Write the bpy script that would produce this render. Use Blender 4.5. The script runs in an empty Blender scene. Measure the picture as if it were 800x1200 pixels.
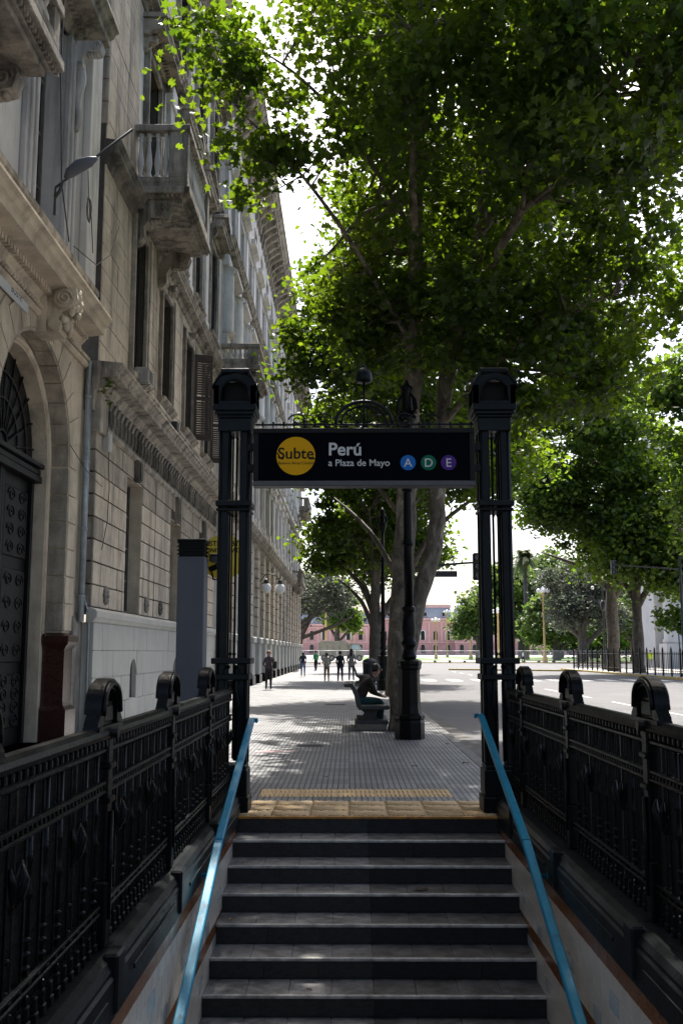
import bpy, bmesh, math, random
import numpy as np
from mathutils import Matrix, Vector, Euler

sc = bpy.context.scene
R = math.radians
# ------------------------------------------------------------------ camera, sky, sun, exposure
cam_data = bpy.data.cameras.new('camera'); cam = bpy.data.objects.new('camera', cam_data)
sc.collection.objects.link(cam); sc.camera = cam
cam_data.sensor_fit = 'VERTICAL'; cam_data.sensor_height = 36.0; cam_data.lens = 35.0
cam_data.clip_start = 0.05; cam_data.clip_end = 6000
cam.location = (0, 0, 1.58); cam.rotation_euler = (R(90 + 8.0), 0, R(0.437))

SUN_EL, SUN_AZ = 58.0, 4.0            # azimuth measured from +Y (down the street) towards +X
world = bpy.data.worlds.new('World'); sc.world = world; world.use_nodes = True
nt = world.node_tree; nt.nodes.clear()
sky = nt.nodes.new('ShaderNodeTexSky'); sky.sky_type = 'NISHITA'; sky.sun_disc = False
sky.sun_elevation = R(SUN_EL); sky.sun_rotation = R(SUN_AZ)
sky.air_density = 0.8; sky.dust_density = 4.0; sky.ozone_density = 0.3
bg = nt.nodes.new('ShaderNodeBackground'); bg.inputs['Strength'].default_value = 0.15
wo = nt.nodes.new('ShaderNodeOutputWorld')
nt.links.new(sky.outputs[0], bg.inputs[0]); nt.links.new(bg.outputs[0], wo.inputs[0])

sun_data = bpy.data.lights.new('sun', 'SUN'); sun_data.energy = 5.0; sun_data.angle = R(0.53)
sun_data.color = (1.0, 0.95, 0.87)
sun = bpy.data.objects.new('sun', sun_data); sc.collection.objects.link(sun)
d = Vector((math.sin(R(SUN_AZ)) * math.cos(R(SUN_EL)), math.cos(R(SUN_AZ)) * math.cos(R(SUN_EL)), math.sin(R(SUN_EL))))
sun.rotation_euler = d.to_track_quat('Z', 'Y').to_euler(); sun.location = (0, 20, 60)
sc.view_settings.view_transform = 'Standard'; sc.view_settings.look = 'None'
sc.view_settings.gamma = 1.0; sc.view_settings.use_curve_mapping = False
sc.view_settings.exposure = 1.25
sc.render.engine = 'CYCLES'
sc.cycles.max_bounces = 8; sc.cycles.diffuse_bounces = 4; sc.cycles.transmission_bounces = 6
sc.cycles.transparent_max_bounces = 8
sc.cycles.use_denoising = True

rng = random.Random(7)
# ------------------------------------------------------------------ materials
MATS = {}
def _rgb(c): return (c[0], c[1], c[2], 1.0)
def mat(name, col, rough=0.7, var=0.15, scale=3.0, bump=0.0, bscale=40.0, metal=0.0, spec=0.5, dirt=0.0, dirt_col=(0.03, 0.028, 0.025),
        streak=(1.0, 1.0, 0.12), dscale=1.6, col2=None, coord='Object', rvar=0.0, dlo=0.5, dhi=0.75):
    """plain procedural surface: base colour with noise variation, optional dirt streaks and bump"""
    m = bpy.data.materials.new(name); m.use_nodes = True; t = m.node_tree; n = t.nodes; L = t.links
    b = n['Principled BSDF']; b.inputs['Metallic'].default_value = metal
    b.inputs['Specular IOR Level'].default_value = spec; b.inputs['Roughness'].default_value = rough
    geo = n.new('ShaderNodeNewGeometry') if coord == 'World' else n.new('ShaderNodeTexCoord')
    P = geo.outputs['Position'] if coord == 'World' else geo.outputs['Object']
    nz = n.new('ShaderNodeTexNoise'); nz.inputs['Scale'].default_value = scale; nz.inputs['Detail'].default_value = 6
    nz.inputs['Roughness'].default_value = 0.65
    L.new(P, nz.inputs['Vector'])
    mx = n.new('ShaderNodeMix'); mx.data_type = 'RGBA'
    c2 = col2 if col2 else tuple(max(0.0, c * (1 - 2 * var)) for c in col)
    c1 = col if col2 else tuple(min(1.0, c * (1 + var)) for c in col)
    rp = n.new('ShaderNodeMapRange'); rp.inputs[1].default_value = 0.3; rp.inputs[2].default_value = 0.7
    L.new(nz.outputs['Fac'], rp.inputs[0]); L.new(rp.outputs[0], mx.inputs['Factor'])
    mx.inputs['A'].default_value = _rgb(c1); mx.inputs['B'].default_value = _rgb(c2)
    out = mx.outputs['Result']
    if dirt > 0:
        mp = n.new('ShaderNodeMapping'); mp.inputs['Scale'].default_value = streak; L.new(P, mp.inputs['Vector'])
        n2 = n.new('ShaderNodeTexNoise'); n2.inputs['Scale'].default_value = dscale; n2.inputs['Detail'].default_value = 8
        n2.inputs['Roughness'].default_value = 0.7
        L.new(mp.outputs[0], n2.inputs['Vector'])
        r2 = n.new('ShaderNodeMapRange'); r2.inputs[1].default_value = dlo; r2.inputs[2].default_value = dhi
        r2.inputs[3].default_value = 0.0; r2.inputs[4].default_value = dirt
        L.new(n2.outputs['Fac'], r2.inputs[0])
        m2 = n.new('ShaderNodeMix'); m2.data_type = 'RGBA'; L.new(r2.outputs[0], m2.inputs['Factor'])
        L.new(out, m2.inputs['A']); m2.inputs['B'].default_value = _rgb(dirt_col); out = m2.outputs['Result']
    L.new(out, b.inputs['Base Color'])
    if rvar > 0:
        rr = n.new('ShaderNodeMapRange'); rr.inputs[3].default_value = max(0, rough - rvar); rr.inputs[4].default_value = min(1, rough + rvar)
        L.new(nz.outputs['Fac'], rr.inputs[0]); L.new(rr.outputs[0], b.inputs['Roughness'])
    if bump > 0:
        n3 = n.new('ShaderNodeTexNoise'); n3.inputs['Scale'].default_value = bscale; n3.inputs['Detail'].default_value = 5
        L.new(P, n3.inputs['Vector'])
        bp = n.new('ShaderNodeBump'); bp.inputs['Strength'].default_value = bump; bp.inputs['Distance'].default_value = 0.02
        L.new(n3.outputs['Fac'], bp.inputs['Height']); L.new(bp.outputs[0], b.inputs['Normal'])
    MATS[name] = m; return m

def leaf_mat(name, dark, light, trans, tw=0.5, young=None):
    m = bpy.data.materials.new(name); m.use_nodes = True; t = m.node_tree; n = t.nodes; L = t.links
    n.remove(n['Principled BSDF']); o = n['Material Output']
    at = n.new('ShaderNodeAttribute'); at.attribute_name = 'tone'
    mx = n.new('ShaderNodeMix'); mx.data_type = 'RGBA'; L.new(at.outputs['Fac'], mx.inputs['Factor'])
    mx.inputs['A'].default_value = _rgb(dark); mx.inputs['B'].default_value = _rgb(light)
    tm = n.new('ShaderNodeMix'); tm.data_type = 'RGBA'; L.new(at.outputs['Fac'], tm.inputs['Factor'])
    tm.inputs['A'].default_value = _rgb(tuple(c * f_ for c, f_ in zip(trans, (0.45, 0.62, 0.8)))); tm.inputs['B'].default_value = _rgb(trans)
    df = n.new('ShaderNodeBsdfPrincipled'); df.inputs['Roughness'].default_value = 0.5
    df.inputs['Specular IOR Level'].default_value = 0.35
    L.new(mx.outputs['Result'], df.inputs['Base Color'])
    tr = n.new('ShaderNodeBsdfTranslucent'); L.new(tm.outputs['Result'], tr.inputs['Color'])
    ms = n.new('ShaderNodeMixShader'); ms.inputs[0].default_value = tw
    L.new(df.outputs[0], ms.inputs[1]); L.new(tr.outputs[0], ms.inputs[2]); L.new(ms.outputs[0], o.inputs['Surface'])
    MATS[name] = m; return m

def bark_mat(name, a, b_, c_, sc_=3.0):
    """flaking plane-tree bark: patches of pale, tan and dark bark"""
    m = bpy.data.materials.new(name); m.use_nodes = True; t = m.node_tree; n = t.nodes; L = t.links
    bs = n['Principled BSDF']; bs.inputs['Roughness'].default_value = 0.85
    tc = n.new('ShaderNodeTexCoord'); mp = n.new('ShaderNodeMapping'); mp.inputs['Scale'].default_value = (1, 1, 0.55)
    L.new(tc.outputs['Object'], mp.inputs[0])
    nz = n.new('ShaderNodeTexNoise'); nz.inputs['Scale'].default_value = sc_ * 1.4; nz.inputs['Detail'].default_value = 7
    nz.inputs['Roughness'].default_value = 0.7; nz.inputs['Distortion'].default_value = 0.8
    L.new(mp.outputs[0], nz.inputs['Vector'])
    cr = n.new('ShaderNodeValToRGB'); cr.color_ramp.interpolation = 'EASE'
    e = cr.color_ramp.elements; e[0].position = 0.36; e[0].color = _rgb(c_); e[1].position = 0.64; e[1].color = _rgb(a)
    k = cr.color_ramp.elements.new(0.5); k.color = _rgb(b_)
    L.new(nz.outputs['Fac'], cr.inputs[0]); L.new(cr.outputs[0], bs.inputs['Base Color'])
    bp = n.new('ShaderNodeBump'); bp.inputs['Strength'].default_value = 0.7; bp.inputs['Distance'].default_value = 0.03
    n2 = n.new('ShaderNodeTexNoise'); n2.inputs['Scale'].default_value = 14; n2.inputs['Detail'].default_value = 8
    L.new(mp.outputs[0], n2.inputs['Vector']); L.new(n2.outputs['Fac'], bp.inputs['Height']); L.new(bp.outputs[0], bs.inputs['Normal'])
    MATS[name] = m; return m

def paving_mat(name):
    """ribbed cement tiles: ribs running down the street, cross joints every 0.4 m, per-tile tone, dull sheen"""
    m = bpy.data.materials.new(name); m.use_nodes = True; t = m.node_tree; n = t.nodes; L = t.links
    bs = n['Principled BSDF']
    geo = n.new('ShaderNodeNewGeometry'); sp = n.new('ShaderNodeSeparateXYZ'); L.new(geo.outputs['Position'], sp.inputs[0])
    def math_(op, a, b=None, c=None):
        q = n.new('ShaderNodeMath'); q.operation = op
        for i, v in enumerate((a, b, c)):
            if v is None: continue
            if hasattr(v, 'node'): L.new(v, q.inputs[i])
            else: q.inputs[i].default_value = v
        return q.outputs[0]
    def groove(o, period, w):
        f = math_('FRACT', math_('DIVIDE', o, period)); dd = math_('ABSOLUTE', math_('SUBTRACT', f, 0.5))
        mr = n.new('ShaderNodeMapRange'); mr.inputs[1].default_value = 0.5 - w / period; mr.inputs[2].default_value = 0.5 - 0.35 * w / period
        L.new(dd, mr.inputs[0]); return mr.outputs[0]
    gx = groove(sp.outputs[0], 0.0667, 0.0125); gy = groove(sp.outputs[1], 0.4, 0.011)
    g = math_('MAXIMUM', gx, gy)
    cell = n.new('ShaderNodeCombineXYZ')
    L.new(math_('FLOOR', math_('DIVIDE', sp.outputs[0], 0.4)), cell.inputs[0]); L.new(math_('FLOOR', math_('DIVIDE', sp.outputs[1], 0.4)), cell.inputs[1])
    wn = n.new('ShaderNodeTexWhiteNoise'); L.new(cell.outputs[0], wn.inputs['Vector'])
    nz = n.new('ShaderNodeTexNoise'); nz.inputs['Scale'].default_value = 1.3; nz.inputs['Detail'].default_value = 9; nz.inputs['Roughness'].default_value = 0.7
    L.new(geo.outputs['Position'], nz.inputs['Vector'])
    f = math_('ADD', math_('MULTIPLY', wn.outputs[0], 0.42), math_('MULTIPLY', nz.outputs['Fac'], 0.72))
    cr = n.new('ShaderNodeValToRGB'); e = cr.color_ramp.elements
    e[0].position = 0.2; e[0].color = (0.08, 0.083, 0.087, 1); e[1].position = 0.85; e[1].color = (0.205, 0.208, 0.212, 1)
    L.new(f, cr.inputs[0])
    mx = n.new('ShaderNodeMix'); mx.data_type = 'RGBA'; L.new(math_('MULTIPLY', g, 0.95), mx.inputs['Factor'])
    L.new(cr.outputs[0], mx.inputs['A']); mx.inputs['B'].default_value = (0.018, 0.018, 0.02, 1)
    L.new(mx.outputs['Result'], bs.inputs['Base Color'])
    rr = n.new('ShaderNodeMapRange'); rr.inputs[3].default_value = 0.42; rr.inputs[4].default_value = 0.72
    L.new(nz.outputs['Fac'], rr.inputs[0]); L.new(rr.outputs[0], bs.inputs['Roughness'])
    bp = n.new('ShaderNodeBump'); bp.inputs['Strength'].default_value = 0.6; bp.inputs['Distance'].default_value = 0.006; bp.invert = True
    L.new(g, bp.inputs['Height']); L.new(bp.outputs[0], bs.inputs['Normal'])
    MATS[name] = m; return m

mat('stone_warm', (0.50, 0.425, 0.33), 0.88, 0.16, 2.2, 0.45, 30, dirt=0.8, dirt_col=(0.065, 0.058, 0.05), coord='World', dscale=1.5, dlo=0.5, dhi=0.68)
mat('stone_dark', (0.25, 0.225, 0.19), 0.9, 0.25, 2.5, 0.5, 25, dirt=0.88, dirt_col=(0.03, 0.028, 0.025), coord='World', dscale=1.9, dlo=0.42, dhi=0.62)
mat('stone_trim', (0.36, 0.32, 0.26), 0.9, 0.2, 3.0, 0.45, 30, dirt=0.9, dirt_col=(0.035, 0.032, 0.028), coord='World', dscale=2.4, dlo=0.45, dhi=0.64)
mat('stone_pale', (0.55, 0.53, 0.49), 0.85, 0.1, 1.5, 0.3, 30, dirt=0.65, dirt_col=(0.10, 0.095, 0.088), coord='World', dscale=1.4, dlo=0.5, dhi=0.7)
mat('plaster_grey', (0.45, 0.435, 0.41), 0.85, 0.1, 1.2, 0.2, 40, dirt=0.65, dirt_col=(0.075, 0.07, 0.062), coord='World', dscale=1.7, dlo=0.48, dhi=0.68)
mat('stone_cream', (0.50, 0.42, 0.315), 0.85, 0.14, 2.0, 0.4, 30, dirt=0.7, dirt_col=(0.10, 0.085, 0.068), coord='World', dscale=1.4, dlo=0.48, dhi=0.68)
mat('plinth_paint', (0.42, 0.405, 0.36), 0.8, 0.06, 1.3, 0.2, 25, dirt=0.45, dirt_col=(0.16, 0.155, 0.14), coord='World', dscale=1.1)
mat('stone_grey', (0.35, 0.30, 0.235), 0.9, 0.2, 2.5, 0.45, 25, dirt=0.75, dirt_col=(0.06, 0.052, 0.043), coord='World', dscale=1.7, dlo=0.48, dhi=0.68)
mat('joint', (0.07, 0.062, 0.052), 0.95, 0.2, 5, coord='World')
mat('red_granite', (0.05, 0.018, 0.014), 0.22, 0.35, 30, 0.0)
mat('window_glass', (0.012, 0.013, 0.016), 0.12, 0.2, 2, spec=0.6)
mat('window_wood', (0.10, 0.095, 0.085), 0.7, 0.2, 4, 0.1)
mat('shutter_brown', (0.045, 0.026, 0.018), 0.65, 0.3, 8, 0.2, 60)
mat('shutter_grey', (0.035, 0.034, 0.033), 0.7, 0.2, 8)
mat('door_iron', (0.004, 0.004, 0.0045), 0.45, 0.3, 6, 0.2, 30, spec=0.25)
mat('pipe_metal', (0.30, 0.34, 0.36), 0.45, 0.15, 5, metal=0.4, dirt=0.5, coord='World')
mat('iron_black', (0.0025, 0.003, 0.0031), 0.34, 0.35, 9, 0.2, 45, spec=0.12, rvar=0.12)
mat('iron_teal', (0.0025, 0.005, 0.0062), 0.4, 0.3, 5, 0.1, 60, spec=0.15, rvar=0.1)
mat('plinth_black', (0.005, 0.007, 0.009), 0.36, 0.3, 6, 0.15, 40, spec=0.2, rvar=0.12, dirt=0.2, dirt_col=(0.06, 0.06, 0.06), streak=(1, 1, 1), dlo=0.58, dhi=0.8)
mat('sign_case', (0.007, 0.0075, 0.008), 0.55, 0.2, 5, 0.05, 60, spec=0.15)
mat('sign_under_lit', (0.045, 0.045, 0.047), 0.5, 0.15, 5)
mat('sign_panel', (0.001, 0.0012, 0.003), 0.7, 0.1, 3, spec=0.04)
mat('sign_yellow', (0.52, 0.27, 0.004), 0.6, 0.03, 3, spec=0.1)
mat('sign_white', (0.45, 0.45, 0.45), 0.6, 0.02, 3, spec=0.1)
mat('sign_black', (0.008, 0.008, 0.008), 0.6, 0.02, 3, spec=0.1)
mat('sign_blue', (0.012, 0.11, 0.36), 0.6, 0.02, 3, spec=0.1)
mat('sign_green', (0.006, 0.10, 0.055), 0.6, 0.02, 3, spec=0.1)
mat('sign_purple', (0.055, 0.02, 0.15), 0.6, 0.02, 3, spec=0.1)
mat('disc_yellow', (0.55, 0.40, 0.01), 0.5, 0.1, 6)
mat('rail_blue', (0.003, 0.18, 0.30), 0.42, 0.08, 12, 0.08, 90, spec=0.25, rvar=0.12, dirt=0.7, dirt_col=(0.02, 0.05, 0.07), dscale=14, streak=(1, 1, 1), dlo=0.58, dhi=0.66)
mat('pylon_grey', (0.075, 0.083, 0.102), 0.55, 0.06, 2, 0.03, 60, spec=0.3)
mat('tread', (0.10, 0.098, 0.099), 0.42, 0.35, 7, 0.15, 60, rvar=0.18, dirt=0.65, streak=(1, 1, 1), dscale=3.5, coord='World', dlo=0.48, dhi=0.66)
mat('tread_pale', (0.185, 0.182, 0.182), 0.42, 0.3, 7, 0.15, 60, rvar=0.18, dirt=0.55, streak=(1, 1, 1), dscale=3.5, coord='World', dlo=0.5, dhi=0.66)
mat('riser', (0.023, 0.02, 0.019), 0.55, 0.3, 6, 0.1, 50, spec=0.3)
mat('riser_pale', (0.040, 0.036, 0.033), 0.55, 0.3, 6, 0.1, 50, spec=0.3)
mat('nosing', (0.48, 0.46, 0.43), 0.4, 0.3, 9, metal=0.3)
mat('nosing_rust', (0.50, 0.21, 0.03), 0.5, 0.3, 9, 0.1)
mat('grout', (0.045, 0.043, 0.04), 0.9, 0.2, 8)
mat('tile_white', (0.55, 0.50, 0.42), 0.3, 0.08, 4, rvar=0.06, dirt=0.25, dirt_col=(0.2, 0.18, 0.14), coord='World', streak=(1, 1, 1), dscale=6)
mat('tile_brown', (0.20, 0.075, 0.025), 0.25, 0.15, 6, rvar=0.06)
mat('tile_blue', (0.40, 0.43, 0.42), 0.22, 0.1, 6)
mat('tactile', (0.60, 0.42, 0.22), 0.75, 0.10, 5, 0.2, 60, dirt=0.3, streak=(1, 1, 1), dscale=4, dirt_col=(0.16, 0.12, 0.085), coord='World')
mat('asphalt', (0.085, 0.085, 0.088), 0.85, 0.16, 0.6, 0.4, 90, dirt=0.35, dirt_col=(0.05, 0.05, 0.05), streak=(1, 0.2, 1), dscale=0.9, coord='World')
mat('kerb_stone', (0.20, 0.19, 0.175), 0.85, 0.2, 3, 0.3, 40, coord='World', dirt=0.5, dirt_col=(0.10, 0.085, 0.06), streak=(1, 1, 1))
mat('gutter', (0.11, 0.105, 0.095), 0.9, 0.25, 3, 0.4, 40, coord='World', dirt=0.6, dirt_col=(0.10, 0.075, 0.045), streak=(1, 0.5, 1), dscale=2.5)
mat('road_paint', (0.55, 0.55, 0.53), 0.8, 0.2, 3, dirt=0.6, dirt_col=(0.14, 0.14, 0.14), streak=(1, 1, 1), coord='World')
mat('yellow_paint', (0.55, 0.40, 0.10), 0.8, 0.2, 3, coord='World')
mat('pale_paving', (0.42, 0.41, 0.39), 0.85, 0.1, 0.4, coord='World')
mat('earth', (0.16, 0.14, 0.11), 0.95, 0.2, 0.3, coord='World')
mat('grass', (0.10, 0.17, 0.035), 0.9, 0.25, 1.5, 0.5, 20, coord='World')
mat('bench_stone', (0.045, 0.045, 0.043), 0.75, 0.2, 6, 0.3, 50, dirt=0.4)
mat('bench_base', (0.17, 0.145, 0.11), 0.85, 0.2, 6, 0.3, 50)
mat('metal_dark', (0.02, 0.021, 0.023), 0.5, 0.2, 6)
mat('globe_white', (0.75, 0.75, 0.72), 0.3, 0.03, 3)
mat('pole_yellow', (0.48, 0.33, 0.13), 0.5, 0.1, 3)
mat('barrier_white', (0.62, 0.62, 0.62), 0.5, 0.08, 3)
mat('barrier_foot', (0.05, 0.05, 0.05), 0.8, 0.1, 3)
mat('pink_wall', (0.50, 0.28, 0.262), 0.85, 0.08, 0.15, coord='World')
mat('pink_trim', (0.58, 0.38, 0.355), 0.85, 0.08, 0.2, coord='World')
mat('slate', (0.30, 0.33, 0.36), 0.7, 0.1, 0.3, coord='World')
mat('cath_stone', (0.56, 0.56, 0.555), 0.85, 0.06, 0.6, coord='World', dirt=0.3, dirt_col=(0.3, 0.3, 0.3))
mat('truck_olive', (0.20, 0.19, 0.14), 0.75, 0.15, 2, 0.1)
mat('truck_glass', (0.25, 0.33, 0.34), 0.15, 0.1, 2)
mat('rubber', (0.015, 0.015, 0.015), 0.8, 0.2, 5)
mat('skin', (0.34, 0.2, 0.14), 0.55, 0.06, 8)
mat('hair_dark', (0.014, 0.010, 0.008), 0.5, 0.3, 30)
mat('hair_red', (0.16, 0.055, 0.02), 0.5, 0.3, 30)
for nm, c in dict(cloth_black=(0.012, 0.012, 0.014), cloth_navy=(0.018, 0.026, 0.05), cloth_jeans=(0.10, 0.17, 0.30), cloth_beige=(0.38, 0.34, 0.26),
                  cloth_tan=(0.30, 0.20, 0.12), cloth_grey=(0.22, 0.21, 0.20), cloth_plaid=(0.17, 0.16, 0.155), cloth_purple=(0.075, 0.055, 0.07), cloth_green=(0.06, 0.30, 0.10),
                  cloth_teal=(0.01, 0.05, 0.05), cloth_white=(0.7, 0.7, 0.7), cloth_vest=(0.55, 0.75, 0.03), cloth_brown=(0.03, 0.02, 0.014)).items():
    mat(nm, c, 0.9, 0.2, 9, 0.2, 40)
paving_mat('paving')
bark_mat('bark_plane', (0.25, 0.225, 0.175), (0.12, 0.10, 0.075), (0.045, 0.036, 0.027))
bark_mat('bark_mid', (0.15, 0.13, 0.10), (0.09, 0.075, 0.058), (0.045, 0.037, 0.028))
bark_mat('bark_dark', (0.11, 0.095, 0.075), (0.07, 0.06, 0.047), (0.035, 0.03, 0.024), 4)
leaf_mat('leaf_plane', (0.008, 0.025, 0.005), (0.026, 0.052, 0.009), (0.285, 0.40, 0.013), 0.43)
leaf_mat('leaf_far', (0.022, 0.048, 0.010), (0.05, 0.085, 0.018), (0.30, 0.43, 0.022), 0.42)
leaf_mat('leaf_plaza', (0.045, 0.08, 0.02), (0.085, 0.13, 0.03), (0.26, 0.36, 0.06), 0.35)
leaf_mat('leaf_grey', (0.05, 0.06, 0.04), (0.095, 0.095, 0.085), (0.16, 0.19, 0.09), 0.3)
leaf_mat('leaf_palm', (0.05, 0.075, 0.025), (0.11, 0.13, 0.05), (0.2, 0.24, 0.08), 0.25)
mat('cover_iron', (0.05, 0.05, 0.052), 0.6, 0.3, 9, 0.2, 60)
mat('red_paint', (0.34, 0.19, 0.20), 0.8, 0.3, 5, dirt=0.7, dirt_col=(0.25, 0.25, 0.25), streak=(1, 1, 1), dscale=7, coord='World')
mat('leaf_dry', (0.16, 0.085, 0.03), 0.8, 0.3, 20)

# ------------------------------------------------------------------ mesh builder
class MB:
    def __init__(s): s.v = []; s.f = []; s.sm = []
    def add(s, vs, fs, smooth=False):
        o = len(s.v); s.v += [tuple(p) for p in vs]
        for f in fs: s.f.append(tuple(i + o for i in f)); s.sm.append(smooth)
        return s
    def box(s, x0, x1, y0, y1, z0, z1):
        return s.add([(x0, y0, z0), (x1, y0, z0), (x1, y1, z0), (x0, y1, z0), (x0, y0, z1), (x1, y0, z1), (x1, y1, z1), (x0, y1, z1)],
                     [(0, 3, 2, 1), (4, 5, 6, 7), (0, 1, 5, 4), (1, 2, 6, 5), (2, 3, 7, 6), (3, 0, 4, 7)])
    def cbox(s, x0, x1, y0, y1, z0, z1, c=0.01):
        vs = []; key = {}
        for ix, sx in ((x0, 1), (x1, -1)):
            for iy, sy in ((y0, 1), (y1, -1)):
                for iz, sz in ((z0, 1), (z1, -1)):
                    k = (sx, sy, sz)
                    key[k, 0] = len(vs); vs.append((ix, iy + sy * c, iz + sz * c))
                    key[k, 1] = len(vs); vs.append((ix + sx * c, iy, iz + sz * c))
                    key[k, 2] = len(vs); vs.append((ix + sx * c, iy + sy * c, iz))
        fs = []
        S = (1, -1)
        for sx in S: fs.append([key[(sx, a, b), 0] for a, b in ((1, 1), (-1, 1), (-1, -1), (1, -1))])
        for sy in S: fs.append([key[(a, sy, b), 1] for a, b in ((1, 1), (-1, 1), (-1, -1), (1, -1))])
        for sz in S: fs.append([key[(a, b, sz), 2] for a, b in ((1, 1), (-1, 1), (-1, -1), (1, -1))])
        for sx in S:
            for sy in S:
                fs.append([key[(sx, sy, 1), 0], key[(sx, sy, 1), 1], key[(sx, sy, -1), 1], key[(sx, sy, -1), 0]])
                fs.append([key[(sx, 1, sy), 0], key[(sx, 1, sy), 2], key[(sx, -1, sy), 2], key[(sx, -1, sy), 0]])
                fs.append([key[(1, sx, sy), 1], key[(1, sx, sy), 2], key[(-1, sx, sy), 2], key[(-1, sx, sy), 1]])
                for sz in S: fs.append([key[(sx, sy, sz), i] for i in range(3)])
        return s.add(vs, fs)
    def prism(s, pts, axis, a, b, smooth=False):
        """pts: 2D outline; axis 'x' -> pts are (y,z); 'y' -> (x,z); 'z' -> (x,y)"""
        n = len(pts)
        def P(p, t): return {'x': (t, p[0], p[1]), 'y': (p[0], t, p[1]), 'z': (p[0], p[1], t)}[axis]
        vs = [P(p, a) for p in pts] + [P(p, b) for p in pts]
        fs = [tuple(range(n)), tuple(range(2 * n - 1, n - 1, -1))]
        s.add(vs, fs)
        return s.add(vs, [(i, i + n, (i + 1) % n + n, (i + 1) % n) for i in range(n)], smooth)
    def tube(s, pts, rad, n=8, cap=True, smooth=True, flat=None):
        pts = [Vector(p) for p in pts]
        if not hasattr(rad, '__len__'): rad = [rad] * len(pts)
        vs = []; ref = None
        for i, p in enumerate(pts):
            t = (pts[min(i + 1, len(pts) - 1)] - pts[max(i - 1, 0)])
            t = t.normalized() if t.length > 1e-9 else Vector((0, 0, 1))
            if ref is None:
                ref = Vector((1, 0, 0)) if abs(t.x) < 0.8 else Vector((0, 1, 0))
            u = (ref - t * ref.dot(t)); u = u.normalized() if u.length > 1e-6 else t.orthogonal().normalized(); w = t.cross(u); ref = u
            for k in range(n):
                a = 2 * math.pi * (k + 0.5) / n
                vs.append(p + u * (math.cos(a) * rad[i]) + w * (math.sin(a) * rad[i] * (flat or 1)))
        fs = []
        for i in range(len(pts) - 1):
            for k in range(n):
                fs.append((i * n + k, i * n + (k + 1) % n, (i + 1) * n + (k + 1) % n, (i + 1) * n + k))
        s.add(vs, fs, smooth)
        if cap:
            o = len(s.v) - len(vs); m = len(vs)
            s.f.append(tuple(o + i for i in range(n - 1, -1, -1))); s.sm.append(False)
            s.f.append(tuple(o + m - n + i for i in range(n))); s.sm.append(False)
        return s
    def lathe(s, prof, cx=0, cy=0, cz=0, n=16, smooth=True, cap=True):
        vs = []
        for r, z in prof:
            for k in range(n):
                a = 2 * math.pi * k / n; vs.append((cx + r * math.cos(a), cy + r * math.sin(a), cz + z))
        fs = [(i * n + k, i * n + (k + 1) % n, (i + 1) * n + (k + 1) % n, (i + 1) * n + k) for i in range(len(prof) - 1) for k in range(n)]
        s.add(vs, fs, smooth)
        if cap:
            o = len(s.v) - len(vs); m = len(vs)
            s.f.append(tuple(o + i for i in range(n - 1, -1, -1))); s.sm.append(False)
            s.f.append(tuple(o + m - n + i for i in range(n))); s.sm.append(False)
        return s
    def ball(s, c, r, n=10, m=7):
        rx, ry, rz = r if hasattr(r, '__len__') else (r, r, r)
        vs = []; fs = []
        for i in range(m + 1):
            th = math.pi * i / m
            for k in range(n):
                a = 2 * math.pi * k / n
                vs.append((c[0] + rx * math.sin(th) * math.cos(a), c[1] + ry * math.sin(th) * math.sin(a), c[2] - rz * math.cos(th)))
        for i in range(m):
            for k in range(n):
                fs.append((i * n + k, i * n + (k + 1) % n, (i + 1) * n + (k + 1) % n, (i + 1) * n + k))
        return s.add(vs, fs, True)
    def mesh(s, name):
        me = bpy.data.meshes.new(name); me.from_pydata(s.v, [], s.f)
        me.polygons.foreach_set('use_smooth', s.sm); me.update(); return me

COL = sc.collection
def link(o): COL.objects.link(o); return o
def obj(name, mb, m, parent=None, world=True, loc=None):
    me = mb.mesh(name) if isinstance(mb, MB) else mb
    if isinstance(m, str): m = MATS[m]
    if m is not None and not me.materials: me.materials.append(m)
    o = link(bpy.data.objects.new(name, me))
    if loc is not None: o.location = loc
    if parent is not None:
        o.parent = parent
        if world: o.matrix_parent_inverse = Matrix.Translation(-sum_loc(parent))
    return o
def sum_loc(p):
    v = Vector((0, 0, 0))
    while p is not None:
        if p.type == 'EMPTY': v = v + Vector(p.location)
        else: v = v + Vector(p.location) + (p.matrix_parent_inverse.to_translation())
        p = p.parent
    return v
def tag(o, label, cat, group=None):
    o['label'] = label; o['category'] = cat
    if group: o['group'] = group
    return o
def thing(name, label, cat, loc=(0, 0, 0), rz=0.0, group=None):
    o = link(bpy.data.objects.new(name, None)); o.empty_display_size = 0.1
    o.location = loc; o.rotation_euler = (0, 0, rz); return tag(o, label, cat, group)
def struct(name, mb, m, parent=None):
    o = obj(name, mb, m, parent)
    if parent is None: o['kind'] = 'structure'
    return o
def copy_tree(o, parent=None):
    c = o.copy(); COL.objects.link(c)
    if parent is not None: c.parent = parent
    for ch in o.children: copy_tree(ch, c)
    return c
_cb = MB(); _cb.cbox(-0.5, 0.5, -0.5, 0.5, -0.5, 0.5, 0.035); BLOCK = {}
def block(name, m, parent, x0, x1, y0, y1, z0, z1):
    """one stone or tile: a chamfered unit box shared by all alike pieces"""
    k = m
    if k not in BLOCK:
        BLOCK[k] = _cb.mesh('block_' + m); BLOCK[k].materials.append(MATS[m])
    o = link(bpy.data.objects.new(name, BLOCK[k]))
    o.location = ((x0 + x1) / 2, (y0 + y1) / 2, (z0 + z1) / 2); o.scale = (x1 - x0, y1 - y0, z1 - z0)
    o.parent = parent; o.matrix_parent_inverse = Matrix.Translation(-sum_loc(parent)); return o
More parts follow.
